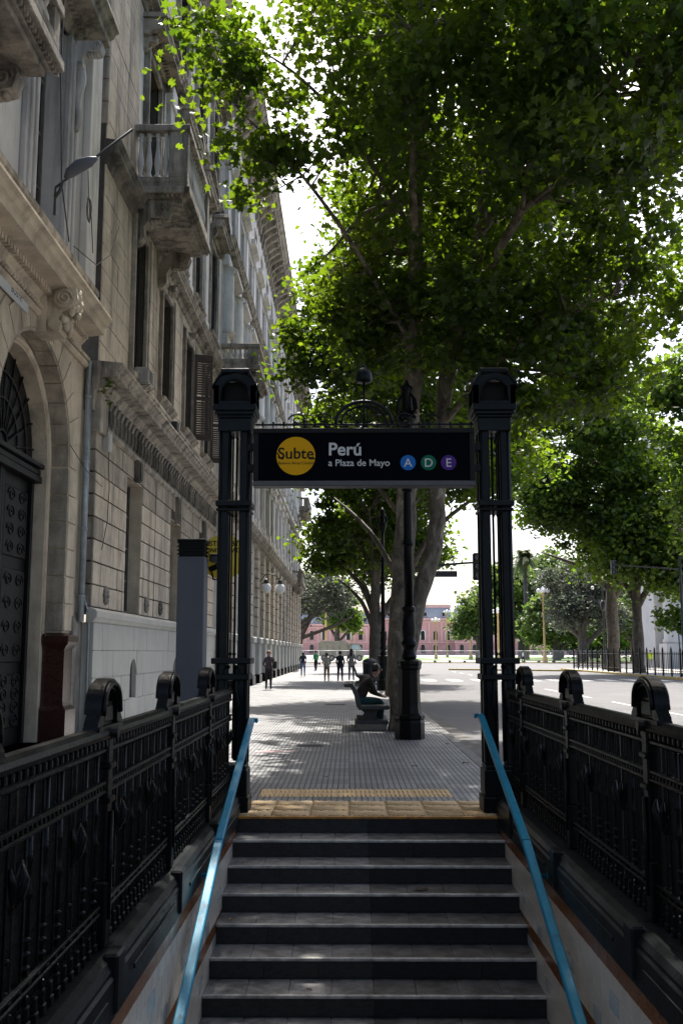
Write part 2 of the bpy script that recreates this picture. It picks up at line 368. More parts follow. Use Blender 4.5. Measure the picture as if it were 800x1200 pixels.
def text(body, size, m, parent, loc, rot, name='lettering', align='LEFT', ext=0.001, bold=0.0):
    cu = bpy.data.curves.new(name, 'FONT'); cu.body = body; cu.size = size; cu.extrude = ext; cu.align_x = align; cu.offset = bold
    tmp = bpy.data.objects.new('tmp', cu); link(tmp)
    dg = bpy.context.evaluated_depsgraph_get(); me = bpy.data.meshes.new_from_object(tmp.evaluated_get(dg))
    bpy.data.objects.remove(tmp); me.materials.clear(); me.materials.append(MATS[m])
    o = link(bpy.data.objects.new(name, me)); o.location = loc; o.rotation_euler = rot
    if parent is not None:
        o.parent = parent; o.matrix_parent_inverse = Matrix.Translation(-sum_loc(parent))
    return o
# ------------------------------------------------------------------ ground, road, pavement, stairs
HX0, HX1, HY0, HY1 = -1.34, 1.70, -0.9, 9.97       # stairwell opening incl. its walls
def sheet(rects, z):
    mb = MB()
    for x0, x1, y0, y1 in rects: mb.add([(x0, y0, z), (x1, y0, z), (x1, y1, z), (x0, y1, z)], [(0, 1, 2, 3)])
    return mb
struct('ground', sheet([(-3000, HX0, -400, 3500), (HX1, 3000, -400, 3500), (HX0, HX1, -400, HY0), (HX0, HX1, HY1 + 0.4, 3500)], -0.16), 'earth')
struct('road', sheet([(1.98, 20.6, -60, 100), (1.98, 160, 100, 156), (-60, 1.98, 104, 156)], -0.13), 'asphalt')
KX = 1.80
SW = MB()
for x0, x1, y0, y1 in [(-6.2, HX0, -40, 104), (HX0, KX, HY1 + 1.945, 104), (HX1, KX, -40, HY1), (HX0, HX1, -40, HY0)]:
    SW.add([(x0, y0, 0), (x1, y0, 0), (x1, y1, 0), (x0, y1, 0)], [(0, 1, 2, 3)])
# the strip round the two rows of tactile tiles
for x0, x1, y0, y1 in [(HX0, KX, HY1 + 1.01, HY1 + 1.33), (HX0, -1.02, HY1 + 1.33, HY1 + 1.945), (1.15, KX, HY1 + 1.33, HY1 + 1.945), (HX0, -1.16, HY1, HY1 + 1.01), (1.52, KX, HY1, HY1 + 1.01)]:
    SW.add([(x0, y0, 0), (x1, y0, 0), (x1, y1, 0), (x0, y1, 0)], [(0, 1, 2, 3)])
SW.add([(-1.16, HY1, -0.03), (1.52, HY1, -0.03), (1.52, HY1 + 1.945, -0.03), (-1.16, HY1 + 1.945, -0.03)], [(0, 1, 2, 3)])
pavement = struct('pavement', SW, 'paving')
def tactile_tile(m, x0, x1, y0, y1, diag):
    mb = MB(); mb.cbox(0, x1 - x0, 0, y1 - y0, -0.028, -0.002, 0.002)
    w = x1 - x0; l = y1 - y0
    if diag:
        for k in range(-7, 8):
            a = k * 0.055
            p = []
            for q in np.linspace(0.01, w - 0.01, 9):
                yy = a + q * 0.8
                if 0.012 < yy < l - 0.012: p.append((q, yy))
            if len(p) > 1: mb.tube([(p[0][0], p[0][1], 0.0), (p[-1][0], p[-1][1], 0.0)], 0.010, 5)
    else:
        k = 0.03
        while k < w - 0.01:
            mb.tube([(k, 0.02, 0.0), (k, l - 0.02, 0.0)], 0.009, 5); k += 0.05
    return mb.mesh('tactile_tile')
for diag, row in ((True, [(-1.155 + i * 0.382, -1.155 + (i + 1) * 0.382, HY1 + 0.004 + j * 0.335, HY1 + 0.337 + j * 0.335) for i in range(7) for j in range(3)]),
                  (False, [(-1.01 + i * 0.431, -1.01 + (i + 1) * 0.431, HY1 + 1.334 + j * 0.305, HY1 + 1.639 + j * 0.305) for i in range(5) for j in range(2)])):
    me = tactile_tile(None, 0, row[0][1] - row[0][0] - 0.003, 0, row[0][3] - row[0][2] - 0.002, diag); me.materials.append(MATS['tactile'])
    for x0, x1, y0, y1 in row:
        o = link(bpy.data.objects.new('tactile_tile', me)); o.location = (x0 + 0.002, y0, rng.uniform(-0.001, 0.001)); o.parent = pavement
for x0, x1, y0, y1 in ((-0.95, -0.42, 17.1, 17.5), (-0.75, -0.1, 30.4, 31.0)):
    cv = MB(); cv.cbox(x0, x1, y0, y1, -0.02, 0.006, 0.003)
    for k in range(5): cv.cbox(x0 + 0.05, x1 - 0.05, y0 + 0.06 + k * 0.065, y0 + 0.08 + k * 0.065, 0.006, 0.009, 0.001)
    obj('access_cover', cv, 'cover_iron', pavement)
obj('paint_mark', sheet([(-1.5, -1.02, 16.15, 16.42), (-0.96, -0.85, 16.2, 16.38)], 0.004), 'red_paint', pavement)
# kerb stones and gutter along the road
kerb = struct('kerb', MB().box(KX, 1.975, -40, 12.0, -0.158, -0.03), 'gutter')
y = 12.0
kerb_me = MB(); kerb_me.cbox(0, 0.175, 0, 1.19, -0.15, 0.0, 0.012); kerb_me = kerb_me.mesh('kerb_stone'); kerb_me.materials.append(MATS['kerb_stone'])
y = -6.0
while y < 103:
    o = link(bpy.data.objects.new('kerb_stone', kerb_me)); o.location = (KX + 0.002 + rng.uniform(-0.004, 0.006), y, rng.uniform(-0.006, 0.004)); o.parent = kerb
    y += 1.2
struct('gutter_strip', sheet([(1.98, 2.42, -40, 103)], -0.124), 'gutter')
struct('pavement_opposite', MB().box(20.6, 60, -60, 97, -0.15, 0.0), 'pale_paving')
kb = MB(); kb.box(20.42, 20.6, -60, 97.2, -0.15, 0.008); kb.box(20.42, 60, 97.2, 97.4, -0.15, 0.008)
struct('kerb_opposite', kb, 'yellow_paint')
struct('plaza_paving', MB().box(-120, 220, 156, 700, -0.158, -0.02), 'pale_paving')
struct('plaza_kerb', MB().box(-120, 220, 155.8, 155.99, -0.158, 0.02), 'yellow_paint')
struct('island_kerb', MB().prism([(9.5, 96), (21, 88.5), (20.9, 88.2), (9.4, 95.6)], 'z', -0.15, 0.0), 'yellow_paint')
struct('lawn', sheet([(24, 100, 172, 330), (2, 20, 185, 330)], 0.02), 'grass')
cm = MB()
for k in range(11):
    x = 2.9 + k * 1.55
    cm.add([(x, 59.5, -0.122), (x + 0.75, 59.5, -0.122), (x + 0.75, 63.5, -0.122), (x, 63.5, -0.122)], [(0, 1, 2, 3)])
struct('road_crossing', cm, 'road_paint')
lm = MB()
for k in range(12):
    lm.add([(9.0, 20 + k * 6, -0.122), (9.12, 20 + k * 6, -0.122), (9.12, 23 + k * 6, -0.122), (9.0, 23 + k * 6, -0.122)], [(0, 1, 2, 3)])
struct('road_markings', lm, 'road_paint')

# staircase
TR, RS, NST = 0.371, 0.1535, 27
SX0, SX1 = -1.085, 1.445
stairs = thing('staircase', 'dark tiled stairs with pale metal step edges going down below the hanging sign', 'stairs', (0.18, HY1, 0))
core = MB()
for k in range(1, NST):
    yn = HY1 - k * TR                                    # nosing of tread k (k=0 is the pavement)
    z = -k * RS
    core.box(SX0 - 0.09, SX1 + 0.09, yn + 0.018, yn + TR + 0.017, z - 0.6, z - 0.022)
core.box(SX0 - 0.09, SX1 + 0.09, HY1 + 0.019, HY1 + 0.3, -0.75, -0.035)
core.box(SX0 - 0.09, SX1 + 0.09, -0.9, HY1 - (NST - 1) * TR + 0.016, -(NST - 1) * RS - 0.6, -(NST - 1) * RS - 0.023)
obj('step_core', core, 'grout', stairs)
MIDX = 0.185
for k in range(0, NST - 1):
    yn = HY1 - k * TR; z = -k * RS
    # riser tiles below nosing k
    ntile = 6
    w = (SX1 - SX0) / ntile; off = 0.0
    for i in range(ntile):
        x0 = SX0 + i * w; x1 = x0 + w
        left_half = (x0 + x1) / 2 < MIDX  # tiles left of the centre line get a paler tone
        block('riser_tile', 'riser_pale' if left_half else 'riser', stairs, x0 + 0.002, x1 - 0.002, yn + 0.003, yn + 0.019, z - RS + 0.001, z - 0.024)
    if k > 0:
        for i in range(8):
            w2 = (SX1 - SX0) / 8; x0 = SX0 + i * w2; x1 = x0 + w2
            left_half = (x0 + x1) / 2 < MIDX
            block('tread_tile', 'tread_pale' if left_half else 'tread', stairs, x0 + 0.002, x1 - 0.002, yn + 0.022, yn + TR, z - 0.021, z + rng.uniform(-0.0008, 0.0008))
    nb = MB(); nb.cbox(SX0, SX1, yn - 0.012, yn + 0.021, z - 0.023, z + 0.001, 0.004)
    obj('nosing_strip', nb, 'nosing_rust' if k == 0 else 'nosing', stairs)
# fallen leaves on the steps
dl = MB().add([(-0.1, 0, 0), (-0.05, 0.035, 0.02), (0.0, 0.02, 0.012), (0.08, 0.03, 0.03), (0.1, 0, 0.0), (0.05, -0.03, 0.02), (-0.04, -0.035, 0.03)], [(0, 1, 2, 6), (2, 3, 4, 5), (2, 5, 6)]).mesh('dry_leaf')
dl.materials.append(MATS['leaf_dry'])
for i, (x, k, s, lb) in enumerate([(0.62, 3, 0.75, 'dry brown leaf lying on the fourth stair tread, right of centre'), (0.93, 7, 1.0, 'large curled dry leaf on the lowest visible stair tread'),
                       (-0.98, 4, 0.45, 'tiny dry leaf in the stair corner by the left wall'), (1.38, 5, 0.4, 'small dry leaf scrap at the right end of a stair tread'), (-0.3, 6, 0.3, 'small dry leaf scrap near the middle of a stair tread')]):
    o = link(bpy.data.objects.new('dry_leaf', dl)); o.location = (x, HY1 - k * TR + 0.12, -k * RS + 0.003); o.scale = (s,) * 3; o.rotation_euler = (0, 0, i * 2.1 + 0.3)
    tag(o, lb, 'leaf', 'dry leaves on the stairs')
for i, (x, yy, s, lb) in enumerate([(0.9, 14.2, .5, 'dry leaf on the ribbed pavement midway between street lamp and right gate post'), (0.5, 16.9, .5, 'dry leaf on the pavement just left of the street lamp pedestal'), (1.66, 14.6, .6, 'dry leaf on the kerb edge, nearest of two before the lamp'),
                              (1.7, 17.6, .6, 'dry leaf on the kerb edge right beside the lamp pedestal'), (-0.3, 13.0, .35, 'tiny dry leaf on the pavement just beyond the second tactile strip'), (-0.8, 15.1, .4, 'tiny dry leaf on the left half of the pavement near the pink mark')]):
    o = link(bpy.data.objects.new('dry_leaf', dl)); o.location = (x, yy, 0.004); o.scale = (s,) * 3; o.rotation_euler = (0, 0, i * 1.7)
    tag(o, lb, 'leaf', 'dry leaves on the pavement')
STN = {-1: [1.45, 3.2, 4.96, 6.72, 8.50], 1: [1.55, 3.5, 5.44, 7.37, 9.30]}
# stairwell walls with tiling
def well_wall(side):
    xi = SX0 + 0.0 if side < 0 else SX1            # tiled face
    nm = 'stairwell_wall'
    s = side
    w = thing(nm, 'white tiled stairwell wall with brown tile bands on the %s side of the stairs' % ('left' if s < 0 else 'right'), 'wall', (xi, 4, 0))
    a, b = sorted((xi + s * 0.012, xi + s * 0.24))
    obj('backing', MB().box(a, b, HY0, HY1 + 0.05, -4.6, -0.085), 'grout', w)
    # black moulded plinth that carries the railing, one length per bay
    bays = STN[s]
    ends = [HY0] + [q for q in bays] + [HY1 + 0.38]
    for i in range(len(ends) - 1):
        y0, y1 = ends[i] + 0.004, ends[i + 1] - 0.004
        inn = xi - s * 0.012
        prof = [(inn, -0.075), (inn, 0.10), (inn + s * 0.012, 0.115), (inn + s * 0.012, 0.135), (inn + s * 0.03, 0.17), (inn + s * 0.07, 0.19), (inn + s * 0.21, 0.195), (inn + s * 0.25, 0.17), (inn + s * 0.255, -0.075)]
        o = MB(); o.prism(prof, 'y', y0, y1); obj('plinth_length', o, 'plinth_black', w)
        o = MB(); o.cbox(*sorted((inn - s * 0.016, inn + s * 0.06)), y1 - 0.16, y1 - 0.001, -0.06, 0.205, 0.012); obj('plinth_pad', o, 'plinth_black', w)
        o = MB(); o.cbox(*sorted((inn - s * 0.008, inn + s * 0.01)), y0 + 0.25, y1 - 0.3, 0.02, 0.045, 0.003); obj('plinth_rib', o, 'plinth_black', w)
    # tiles: brown border, white field in running bond, second brown band lower down, a few pale blue
    many = []
    th, tw = 0.098, 0.196
    for r in range(0, 26):
        z1 = -0.08 - r * (th + 0.003) if r else -0.08
        z0 = z1 - th
        y = HY1 - 0.01 - (0 if r % 2 else tw / 2)
        while y > HY0 + tw:
            ytile0, ytile1 = y - tw, y
            # keep tiles above the stair line
            zs = -((HY1 - (ytile0 + ytile1) / 2) / TR) * RS
            if z1 > zs - 0.25:
                band = r == 0 or r == 5
                depth_here = (zs, z0)
                m = 'tile_brown' if band else ('tile_blue' if ((int(y * 7.3) + r * 5) % 13 == 0) else 'tile_white')
                many.append((y, m, ytile0 + 0.002, ytile1 - 0.002, z0, z1))
            y -= tw + 0.003
    vis = [t for t in many if t[2] > (3.3 if s < 0 else 4.2) and t[4] > -1.75]
    rest = [t for t in many if not (t[2] > (3.3 if s < 0 else 4.2) and t[4] > -1.75)]
    vis.sort(key=lambda t: t[2]); rest += vis[290:]; vis = vis[:290]
    for y, m, a0, a1, z0, z1 in vis:
        a, b = sorted((xi, xi + s * 0.011)); block('tile', m, w, a, b, a0, a1, z0, z1)
    for m in ('tile_white', 'tile_brown', 'tile_blue'):
        mb = MB()
        for y, mm, a0, a1, z0, z1 in rest:
            if mm == m: a, b = sorted((xi, xi + s * 0.011)); mb.box(a, b, a0, a1, z0, z1)
        if mb.v: o = obj('tiling', mb, m, w); o['kind'] = 'stuff'

well_wall(-1); well_wall(1)
struct('stairwell_end_wall', MB().box(HX0, HX1, HY0 - 0.2, HY0 - 0.005, -4.6, -0.17), 'grout')

# ------------------------------------------------------------------ iron railings
def stanchion_mesh():
    """round-headed cast crest standing over the rail: thick arched rim, thin recessed panel open at the top"""
    n = 12
    def outl(w, zc, rz, base, flare):
        o = [(-w - flare, 0.0 + base), (-w - flare * 0.9, 0.03 + base), (-w - flare * 0.35, 0.055 + base), (-w, 0.10)]
        o += [(w * math.cos(math.pi - math.pi * i / n), zc + rz * math.sin(math.pi * i / n)) for i in range(n + 1)]
        return o + [(w, 0.10), (w + flare * 0.35, 0.055 + base), (w + flare * 0.9, 0.03 + base), (w + flare, 0.0 + base)]
    A_ = outl(0.195, 0.11, 0.125, 0.0, 0.055); B_ = outl(0.135, 0.10, 0.085, 0.02, 0.0)
    mb = MB(); m = len(A_)
    for sx, tx in ((-1, 0.034), (1, 0.034)):
        X = sx * tx; vs = [(X, *p) for p in A_] + [(X, *p) for p in B_]
        mb.add(vs, [(k, k + 1, m + k + 1, m + k) for k in range(m - 1)])
        mid = [(X + sx * 0.006, (p[0] + q[0]) / 2, (p[1] + q[1]) / 2) for p, q in zip(A_[2:-2], B_[2:-2])]
        mb.tube(mid, 0.014, 6)
    for O, sm in ((A_, True), (B_, True)):
        mb.add([(-0.034, *p) for p in O] + [(0.034, *p) for p in O], [(k, k + 1, m + k + 1, m + k) for k in range(m - 1)], sm)
    mb.cbox(-0.012, 0.012, -0.135, 0.135, 0.0, 0.125, 0.005)
    for sx in (-1, 1):
        mb.cbox(*sorted((sx * 0.012, sx * 0.024)), -0.09, 0.09, 0.025, 0.105, 0.006)
    mb.box(-0.04, 0.04, -0.24, 0.24, -0.01, 0.012)
    return mb.mesh('crest_plate')
CREST = stanchion_mesh(); CREST.materials.append(MATS['iron_black'])
def rail_mb(x, y0, y1, z0, z1, w, studs=None):
    mb = MB(); mb.cbox(x - w, x + w, y0, y1, z0, z1, min(0.012, (z1 - z0) * .3))
    return mb
def bar_mesh(kind):
    mb = MB()
    if kind == 0:       # broad flat baluster with raised edges
        mb.cbox(-0.006, 0.006, -0.018, 0.018, 0.20, 1.10, 0.003)
        for sy in (-1, 1): mb.cbox(-0.014, 0.014, sy * 0.018 - 0.005, sy * 0.018 + 0.005, 0.30, 1.09, 0.003)
    elif kind == 1:     # round bar with rolled collars and beads
        mb.lathe([(0.012, 0.2), (0.012, 0.66), (0.018, 0.67), (0.022, 0.69), (0.014, 0.71), (0.012, 0.8), (0.02, 0.815), (0.013, 0.83), (0.012, 1.1)], n=8)
        for z in (0.42, 0.47, 0.52): mb.ball((0, 0, z), (0.022, 0.022, 0.016), 7, 5)
    else:               # bar with acanthus leaf cluster half-way up
        mb.cbox(-0.012, 0.012, -0.014, 0.014, 0.20, 1.10, 0.004)
        for k in range(5):
            a = k * 1.3
            p = [(0.0, 0.0, 0.66), (0.03 * math.cos(a), 0.04 * math.sin(a), 0.72), (0.05 * math.cos(a), 0.075 * math.sin(a), 0.78), (0.04 * math.cos(a), 0.085 * math.sin(a), 0.83)]
            mb.tube(p, [0.012, 0.022, 0.018, 0.006], 6)
        mb.ball((0.0, 0, 0.71), (0.035, 0.045, 0.05), 8, 6)
        for k in range(5): mb.ball((0, 0.018 * (-1) ** k, 0.34 + k * 0.055), (0.014, 0.016, 0.014), 6, 4)
    mb.cbox(-0.026, 0.026, -0.024, 0.024, 0.196, 0.235, 0.006); mb.cbox(-0.021, 0.021, -0.019, 0.019, 0.235, 0.29, 0.006)
    me = mb.mesh('bar'); me.materials.append(MATS['iron_black']); return me
BARS = [bar_mesh(k) for k in range(3)]
def railing(s, x):
    y0, y1 = 0.0, HY1 + 0.15
    r = thing('iron_railing', 'black cast iron railing with round-headed crests on the %s side of the stairs' % ('left' if s < 0 else 'right'), 'railing', (x, 5, 0.19))
    prof = [(-0.04, 1.165), (-0.046, 1.185), (-0.038, 1.205), (-0.022, 1.222), (0.022, 1.222), (0.038, 1.205), (0.046, 1.185), (0.04, 1.165)]
    obj('top_rail', MB().prism([(x + a, b) for a, b in prof], 'y', y0, y1), 'iron_black', r)
    lip = rail_mb(x, y0, y1, 1.095, 1.125, 0.032)
    for k in range(int((y1 - y0) / 0.075)):
        lip.cbox(x - 0.04, x + 0.04, y0 + k * 0.075, y0 + k * 0.075 + 0.03, 1.126, 1.164, 0.006)
    obj('upper_rail', lip, 'iron_black', r)
    mid = rail_mb(x, y0, y1, 0.905, 0.925, 0.034); mid.cbox(x - 0.034, x + 0.034, y0, y1, 0.947, 0.967, 0.005)
    for k in range(int((y1 - y0) / 0.055)):
        mid.cbox(x - 0.03, x + 0.03, y0 + k * 0.055, y0 + k * 0.055 + 0.022, 0.9255, 0.9465, 0.003)
    obj('middle_rail', mid, 'iron_black', r)
    low = rail_mb(x, y0, y1, 0.345, 0.362, 0.03); low.cbox(x - 0.03, x + 0.03, y0, y1, 0.378, 0.395, 0.004)
    for k in range(int((y1 - y0) / 0.11)): low.cbox(x - 0.026, x + 0.026, y0 + k * 0.11, y0 + k * 0.11 + 0.03, 0.3625, 0.3775, 0.003)
    obj('bottom_rail', low, 'iron_black', r)
    st = STN[s]
    for q in st:
        o = link(bpy.data.objects.new('crest_plate', CREST)); o.location = (x, q, 1.217); o.parent = r; o.matrix_parent_inverse = Matrix.Translation(-sum_loc(r))
        mb = MB(); mb.cbox(x - 0.05, x + 0.05, q - 0.055, q + 0.055, 0.196, 0.5, 0.01); mb.cbox(x - 0.042, x + 0.042, q - 0.045, q + 0.045, 0.5, 1.165, 0.008)
        mb.tube([(x - 0.075, q, 1.19), (x + 0.075, q, 1.19)], 0.028, 10); mb.cbox(x - 0.056, x + 0.056, q - 0.06, q + 0.06, 1.02, 1.05, 0.006); mb.cbox(x - 0.056, x + 0.056, q - 0.06, q + 0.06, 0.86, 0.89, 0.006)
        for sx in (-1, 1):
            mb.tube([(x + sx * 0.05, q, 0.32), (x + sx * 0.05, q, 0.82)], 0.014, 6)
        obj('stanchion', mb, 'iron_black', r)
    k = 0; y = y0 + 0.05
    while y < y1 - 0.03:
        if all(abs(y - q) > 0.085 for q in st):
            o = link(bpy.data.objects.new('bar', BARS[(0, 1, 0, 1, 0, 2, 0, 1)[k % 8]])); o.location = (x, y, 0); o.parent = r; o.matrix_parent_inverse = Matrix.Translation(-sum_loc(r))
        k += 1; y += 0.098
    return r
railing(-1, -1.2); railing(1, 1.61)

# blue handrails
def handrail(s):
    x = -0.985 if s < 0 else 1.325
    h = thing('handrail', 'sky blue flat metal handrail on the %s side of the stairs' % ('left' if s < 0 else 'right'), 'handrail', (x, 8, 0))
    pts = [(10.32, 0.905), (10.22, 0.90), (7.78, 0.165), (5.9, -0.62), (2.0, -2.24)] if s < 0 else [(10.36, 0.965), (10.22, 0.945), (7.75, 0.17), (5.9, -0.60), (2.0, -2.22)]
    def seg(i, j, nm, g=0.0):
        (ya, za), (yb, zb) = pts[i], pts[j]
        mb = MB(); dy, dz = yb - ya, zb - za; l = math.hypot(dy, dz); ny, nz = -dz / l, dy / l
        if nz < 0: ny, nz = -ny, -nz
        uy, uz = dy / l, dz / l
        h2 = 0.019
        vs = []
        for t in (g, l - g):
            for wx, hh in ((-0.032, -h2), (0.032, -h2), (0.032, h2 - 0.008), (0.024, h2), (-0.024, h2), (-0.032, h2 - 0.008)):
                vs.append((x + wx, ya + uy * t + ny * hh, za + uz * t + nz * hh))
        n = 6
        mb.add(vs, [tuple(range(n)), tuple(range(2 * n - 1, n - 1, -1))] + [(i2, i2 + n, (i2 + 1) % n + n, (i2 + 1) % n) for i2 in range(n)])
        obj(nm, mb, 'rail_blue', h)
    seg(1, 2, 'rail', 0.004); seg(2, 3, 'rail', 0.006); seg(3, 4, 'rail', 0.0)
    e = MB(); e.cbox(x - 0.032, x + 0.032, pts[1][0] - 0.01, pts[0][0], pts[1][1] - 0.022, pts[1][1] + 0.018, 0.007)
    a, b = sorted((x - s * 0.031, x - s * 0.06)); e.cbox(a, b, pts[0][0] - 0.075, pts[0][0], pts[1][1] - 0.03, pts[1][1] + 0.015, 0.006)
    obj('rail_end', e, 'rail_blue', h)
    xi = SX0 if s < 0 else SX1
    for (ya, za) in ((7.5, 0.03), (5.9, -0.64), (4.0, -1.43)):
        b = MB(); b.tube([(x, ya, za - 0.0), (x + s * 0.03, ya + 0.02, za - 0.05), (xi - s * 0.012, ya + 0.03, za - 0.06)], 0.011, 7)
        b.lathe([(0.03, 0), (0.03, 0.012)], n=10)
        # wall flange
        b.v[-20:] = [(xi - s * (0.001 + (v[2])), ya + 0.03 + v[0], za - 0.06 + v[1]) for v in b.v[-20:]]
        obj('bracket', b, 'rail_blue', h)
handrail(-1); handrail(1)
# ------------------------------------------------------------------ entrance gateway: two posts, cresting, sign
PY = 10.32
def gate_post(s, x):
    p = thing('gate_post', 'tall dark green cast iron openwork post holding the %s end of the station sign' % ('left' if s < 0 else 'right'), 'post', (x, PY, 0), 0, 'posts of the station gateway')
    M = 'iron_teal'
    b = MB(); b.cbox(x - 0.19, x + 0.19, PY - 0.19, PY + 0.19, 0.0, 0.16, 0.012); b.cbox(x - 0.175, x + 0.175, PY - 0.175, PY + 0.175, 0.16, 0.42, 0.012)
    b.cbox(x - 0.16, x + 0.16, PY - 0.16, PY + 0.16, 0.42, 0.46, 0.01)
    obj('base', b, M, p)
    for sx in (-1, 1):
        b = MB(); a, c = sorted((x + sx * 0.055, x + sx * 0.165)); b.cbox(a, c, PY - 0.13, PY - 0.05, 0.46, 4.0, 0.012); obj('stile', b, M, p)
        b = MB(); b.cbox(a, c, PY + 0.05, PY + 0.13, 0.46, 4.0, 0.012); obj('stile', b, M, p)
        b = MB(); b.cbox(a + 0.02, c - 0.02, PY - 0.049, PY + 0.049, 0.6, 3.96, 0.004); obj('side_panel', b, M, p)
        b = MB(); b.tube([(x + sx * 0.14, PY - 0.135, 0.5), (x + sx * 0.14, PY - 0.135, 3.95)], 0.012, 6); obj('bead', b, M, p)
    for dx in (-0.02, 0.02):
        b = MB(); b.tube([(x + dx, PY - 0.09, 1.5), (x + dx, PY - 0.09, 3.85)], 0.0085, 6)
        b.ball((x + dx, PY - 0.09, 1.56), 0.02, 7, 5); b.ball((x + dx, PY - 0.09, 2.98), 0.018, 7, 5); b.ball((x + dx, PY - 0.09, 3.8), 0.018, 7, 5)
        obj('rod', b, M, p)
    for dx in (0.0,):
        b = MB(); b.tube([(x + dx, PY + 0.09, 0.5), (x + dx, PY + 0.09, 3.85)], 0.013, 6); obj('rod', b, M, p)
    for z0, z1, w in ((1.30, 1.36, 0.185), (1.46, 1.52, 0.20), (3.02, 3.05, 0.178), (3.07, 3.13, 0.185), (3.86, 4.0, 0.172)):
        b = MB(); b.cbox(x - w, x + w, PY - w, PY + w, z0, z1, 0.008)
        obj('collar', b, M, p)
    # scrolled feet between the two lower collars
    for sx in (-1, 1):
        b = MB(); b.tube([(x + sx * 0.03, PY - 0.1, 1.44), (x + sx * 0.06, PY - 0.12, 1.40), (x + sx * 0.05, PY - 0.13, 1.2), (x + sx * 0.075, PY - 0.14, 1.05), (x + sx * 0.045, PY - 0.13, 0.9)], [0.02, 0.03, 0.022, 0.03, 0.012], 7)
        obj('scroll', b, M, p)
        b = MB(); b.tube([(x + sx * 0.04, PY - 0.09, 0.5), (x + sx * 0.04, PY - 0.09, 1.28)], 0.02, 6); obj('rod', b, M, p)
    # cap: corbelled neck, four-gabled arched hood
    b = MB()
    for z0, z1, w in ((4.0, 4.03, 0.185), (4.03, 4.07, 0.205), (4.07, 4.14, 0.225)): b.cbox(x - w, x + w, PY - w, PY + w, z0, z1, 0.008)
    obj('cap_corbel', b, M, p)
    w = 0.215; t = 0.05
    arch = [(-w, 4.14), (-w, 4.36), (-w * 0.8, 4.44), (-w * 0.45, 4.485), (w * 0.45, 4.485), (w * 0.8, 4.44), (w, 4.36), (w, 4.14), (w * 0.66, 4.17)]
    hole = [(-w * 0.66, 4.17), (-w * 0.66, 4.32), (-w * 0.3, 4.385), (0, 4.41), (w * 0.3, 4.385), (w * 0.66, 4.32), (w * 0.66, 4.17)]
    def ring(axis, a, c):
        out = [(-w, 4.14), (-w, 4.34), (-w * 0.72, 4.43), (0, 4.47), (w * 0.72, 4.43), (w, 4.34), (w, 4.14)]
        mb = MB(); cx, cy = (x, PY)
        base = cx if axis == 'y' else cy
        for i in range(6):
            q = [out[i], out[i + 1], hole[i + 1], hole[i]]; mb.prism([(base + u, v) for u, v in q], axis, a, c)
        mb.prism([(base + u, v) for u, v in (out[0], hole[0], hole[6], out[6])], axis, a, c)
        mb.tube([(base + u, (a if axis == 'y' else v), v) if axis == 'y' else (a, base + u, v) for u, v in hole], 0.012, 5)
        return mb
    obj('cap_face', ring('y', PY - w, PY - w + t), M, p); obj('cap_face', ring('y', PY + w, PY + w - t), M, p)
    obj('cap_face', ring('x', x - w, x - w + t), M, p); obj('cap_face', ring('x', x + w, x + w - t), M, p)
    roof = MB(); q = w + 0.022
    lo = [(-q, 4.33), (-q * 0.72, 4.44), (-0.13, 4.50), (0.13, 4.50), (q * 0.72, 4.44), (q, 4.33)]
    roof.prism([(x + u, v) for u, v in lo] + [(x + u, v - 0.025) for u, v in reversed(lo)], 'y', PY - q, PY + q)
    roof.cbox(x - 0.15, x + 0.15, PY - 0.2, PY + 0.2, 4.49, 4.53, 0.01)
    obj('cap_roof', roof, M, p)
    inner = MB(); inner.box(x - 0.12, x + 0.12, PY - 0.1, PY + 0.1, 4.14, 4.4); obj('cap_core', inner, 'sign_black', p)
    return p
LX, RX = -1.19, 1.515
gate_post(-1, LX); gate_post(1, RX)
# crossbar with cresting and central lantern
cr = thing('gate_cresting', 'dark iron crossbar with scrolled arch and upright lantern above the station sign', 'cresting', (0.16, PY, 3.9))
b = MB(); b.cbox(LX + 0.2, RX - 0.2, PY - 0.03, PY + 0.03, 3.86, 3.9, 0.006); b.cbox(LX + 0.2, RX - 0.2, PY - 0.02, PY + 0.02, 3.955, 3.975, 0.004); obj('crossbar', b, 'iron_teal', cr)
k = LX + 0.28
while k < RX - 0.22:
    b = MB(); b.tube([(k, PY, 3.9), (k, PY, 3.955)], 0.008, 5); b.ball((k, PY, 3.985), 0.014, 6, 4); obj('crest_spike', b, 'iron_teal', cr); k += 0.11
for r_, t_ in ((0.30, 0.02), (0.24, 0.012)):
    b = MB(); b.tube([(0.16 + r_ * 1.0 * math.cos(a), PY, 3.97 + r_ * 0.82 * math.sin(a)) for a in np.linspace(0, math.pi, 17)], t_, 7); obj('arch', b, 'iron_teal', cr)
for s in (-1, 1):
    for q in (0, 1):
        b = MB(); c0 = 0.16 + s * (0.42 + q * 0.28); pts = []
        for i in range(22):
            a = i * 0.42; rr = 0.10 * (1 - i / 26); pts.append((c0 + s * rr * math.cos(a), PY, 4.03 - q * 0.01 + rr * math.sin(a) * 0.65))
        b.tube(pts, 0.009, 5); obj('scroll', b, 'iron_teal', cr)
    for q in range(3):
        a = 0.5 + q * 0.45
        b = MB(); b.tube([(0.16 + s * 0.05, PY, 3.97), (0.16 + s * 0.14 * math.cos(a) * 1.2, PY, 3.97 + 0.1), (0.16 + s * 0.27 * math.cos(a), PY, 3.97 + 0.22 * math.sin(a))], 0.007, 5); obj('arch_spoke', b, 'iron_teal', cr)
b = MB(); b.tube([(0.16, PY, 3.9), (0.16, PY, 4.42)], 0.013, 7); obj('lantern_stem', b, 'iron_teal', cr)
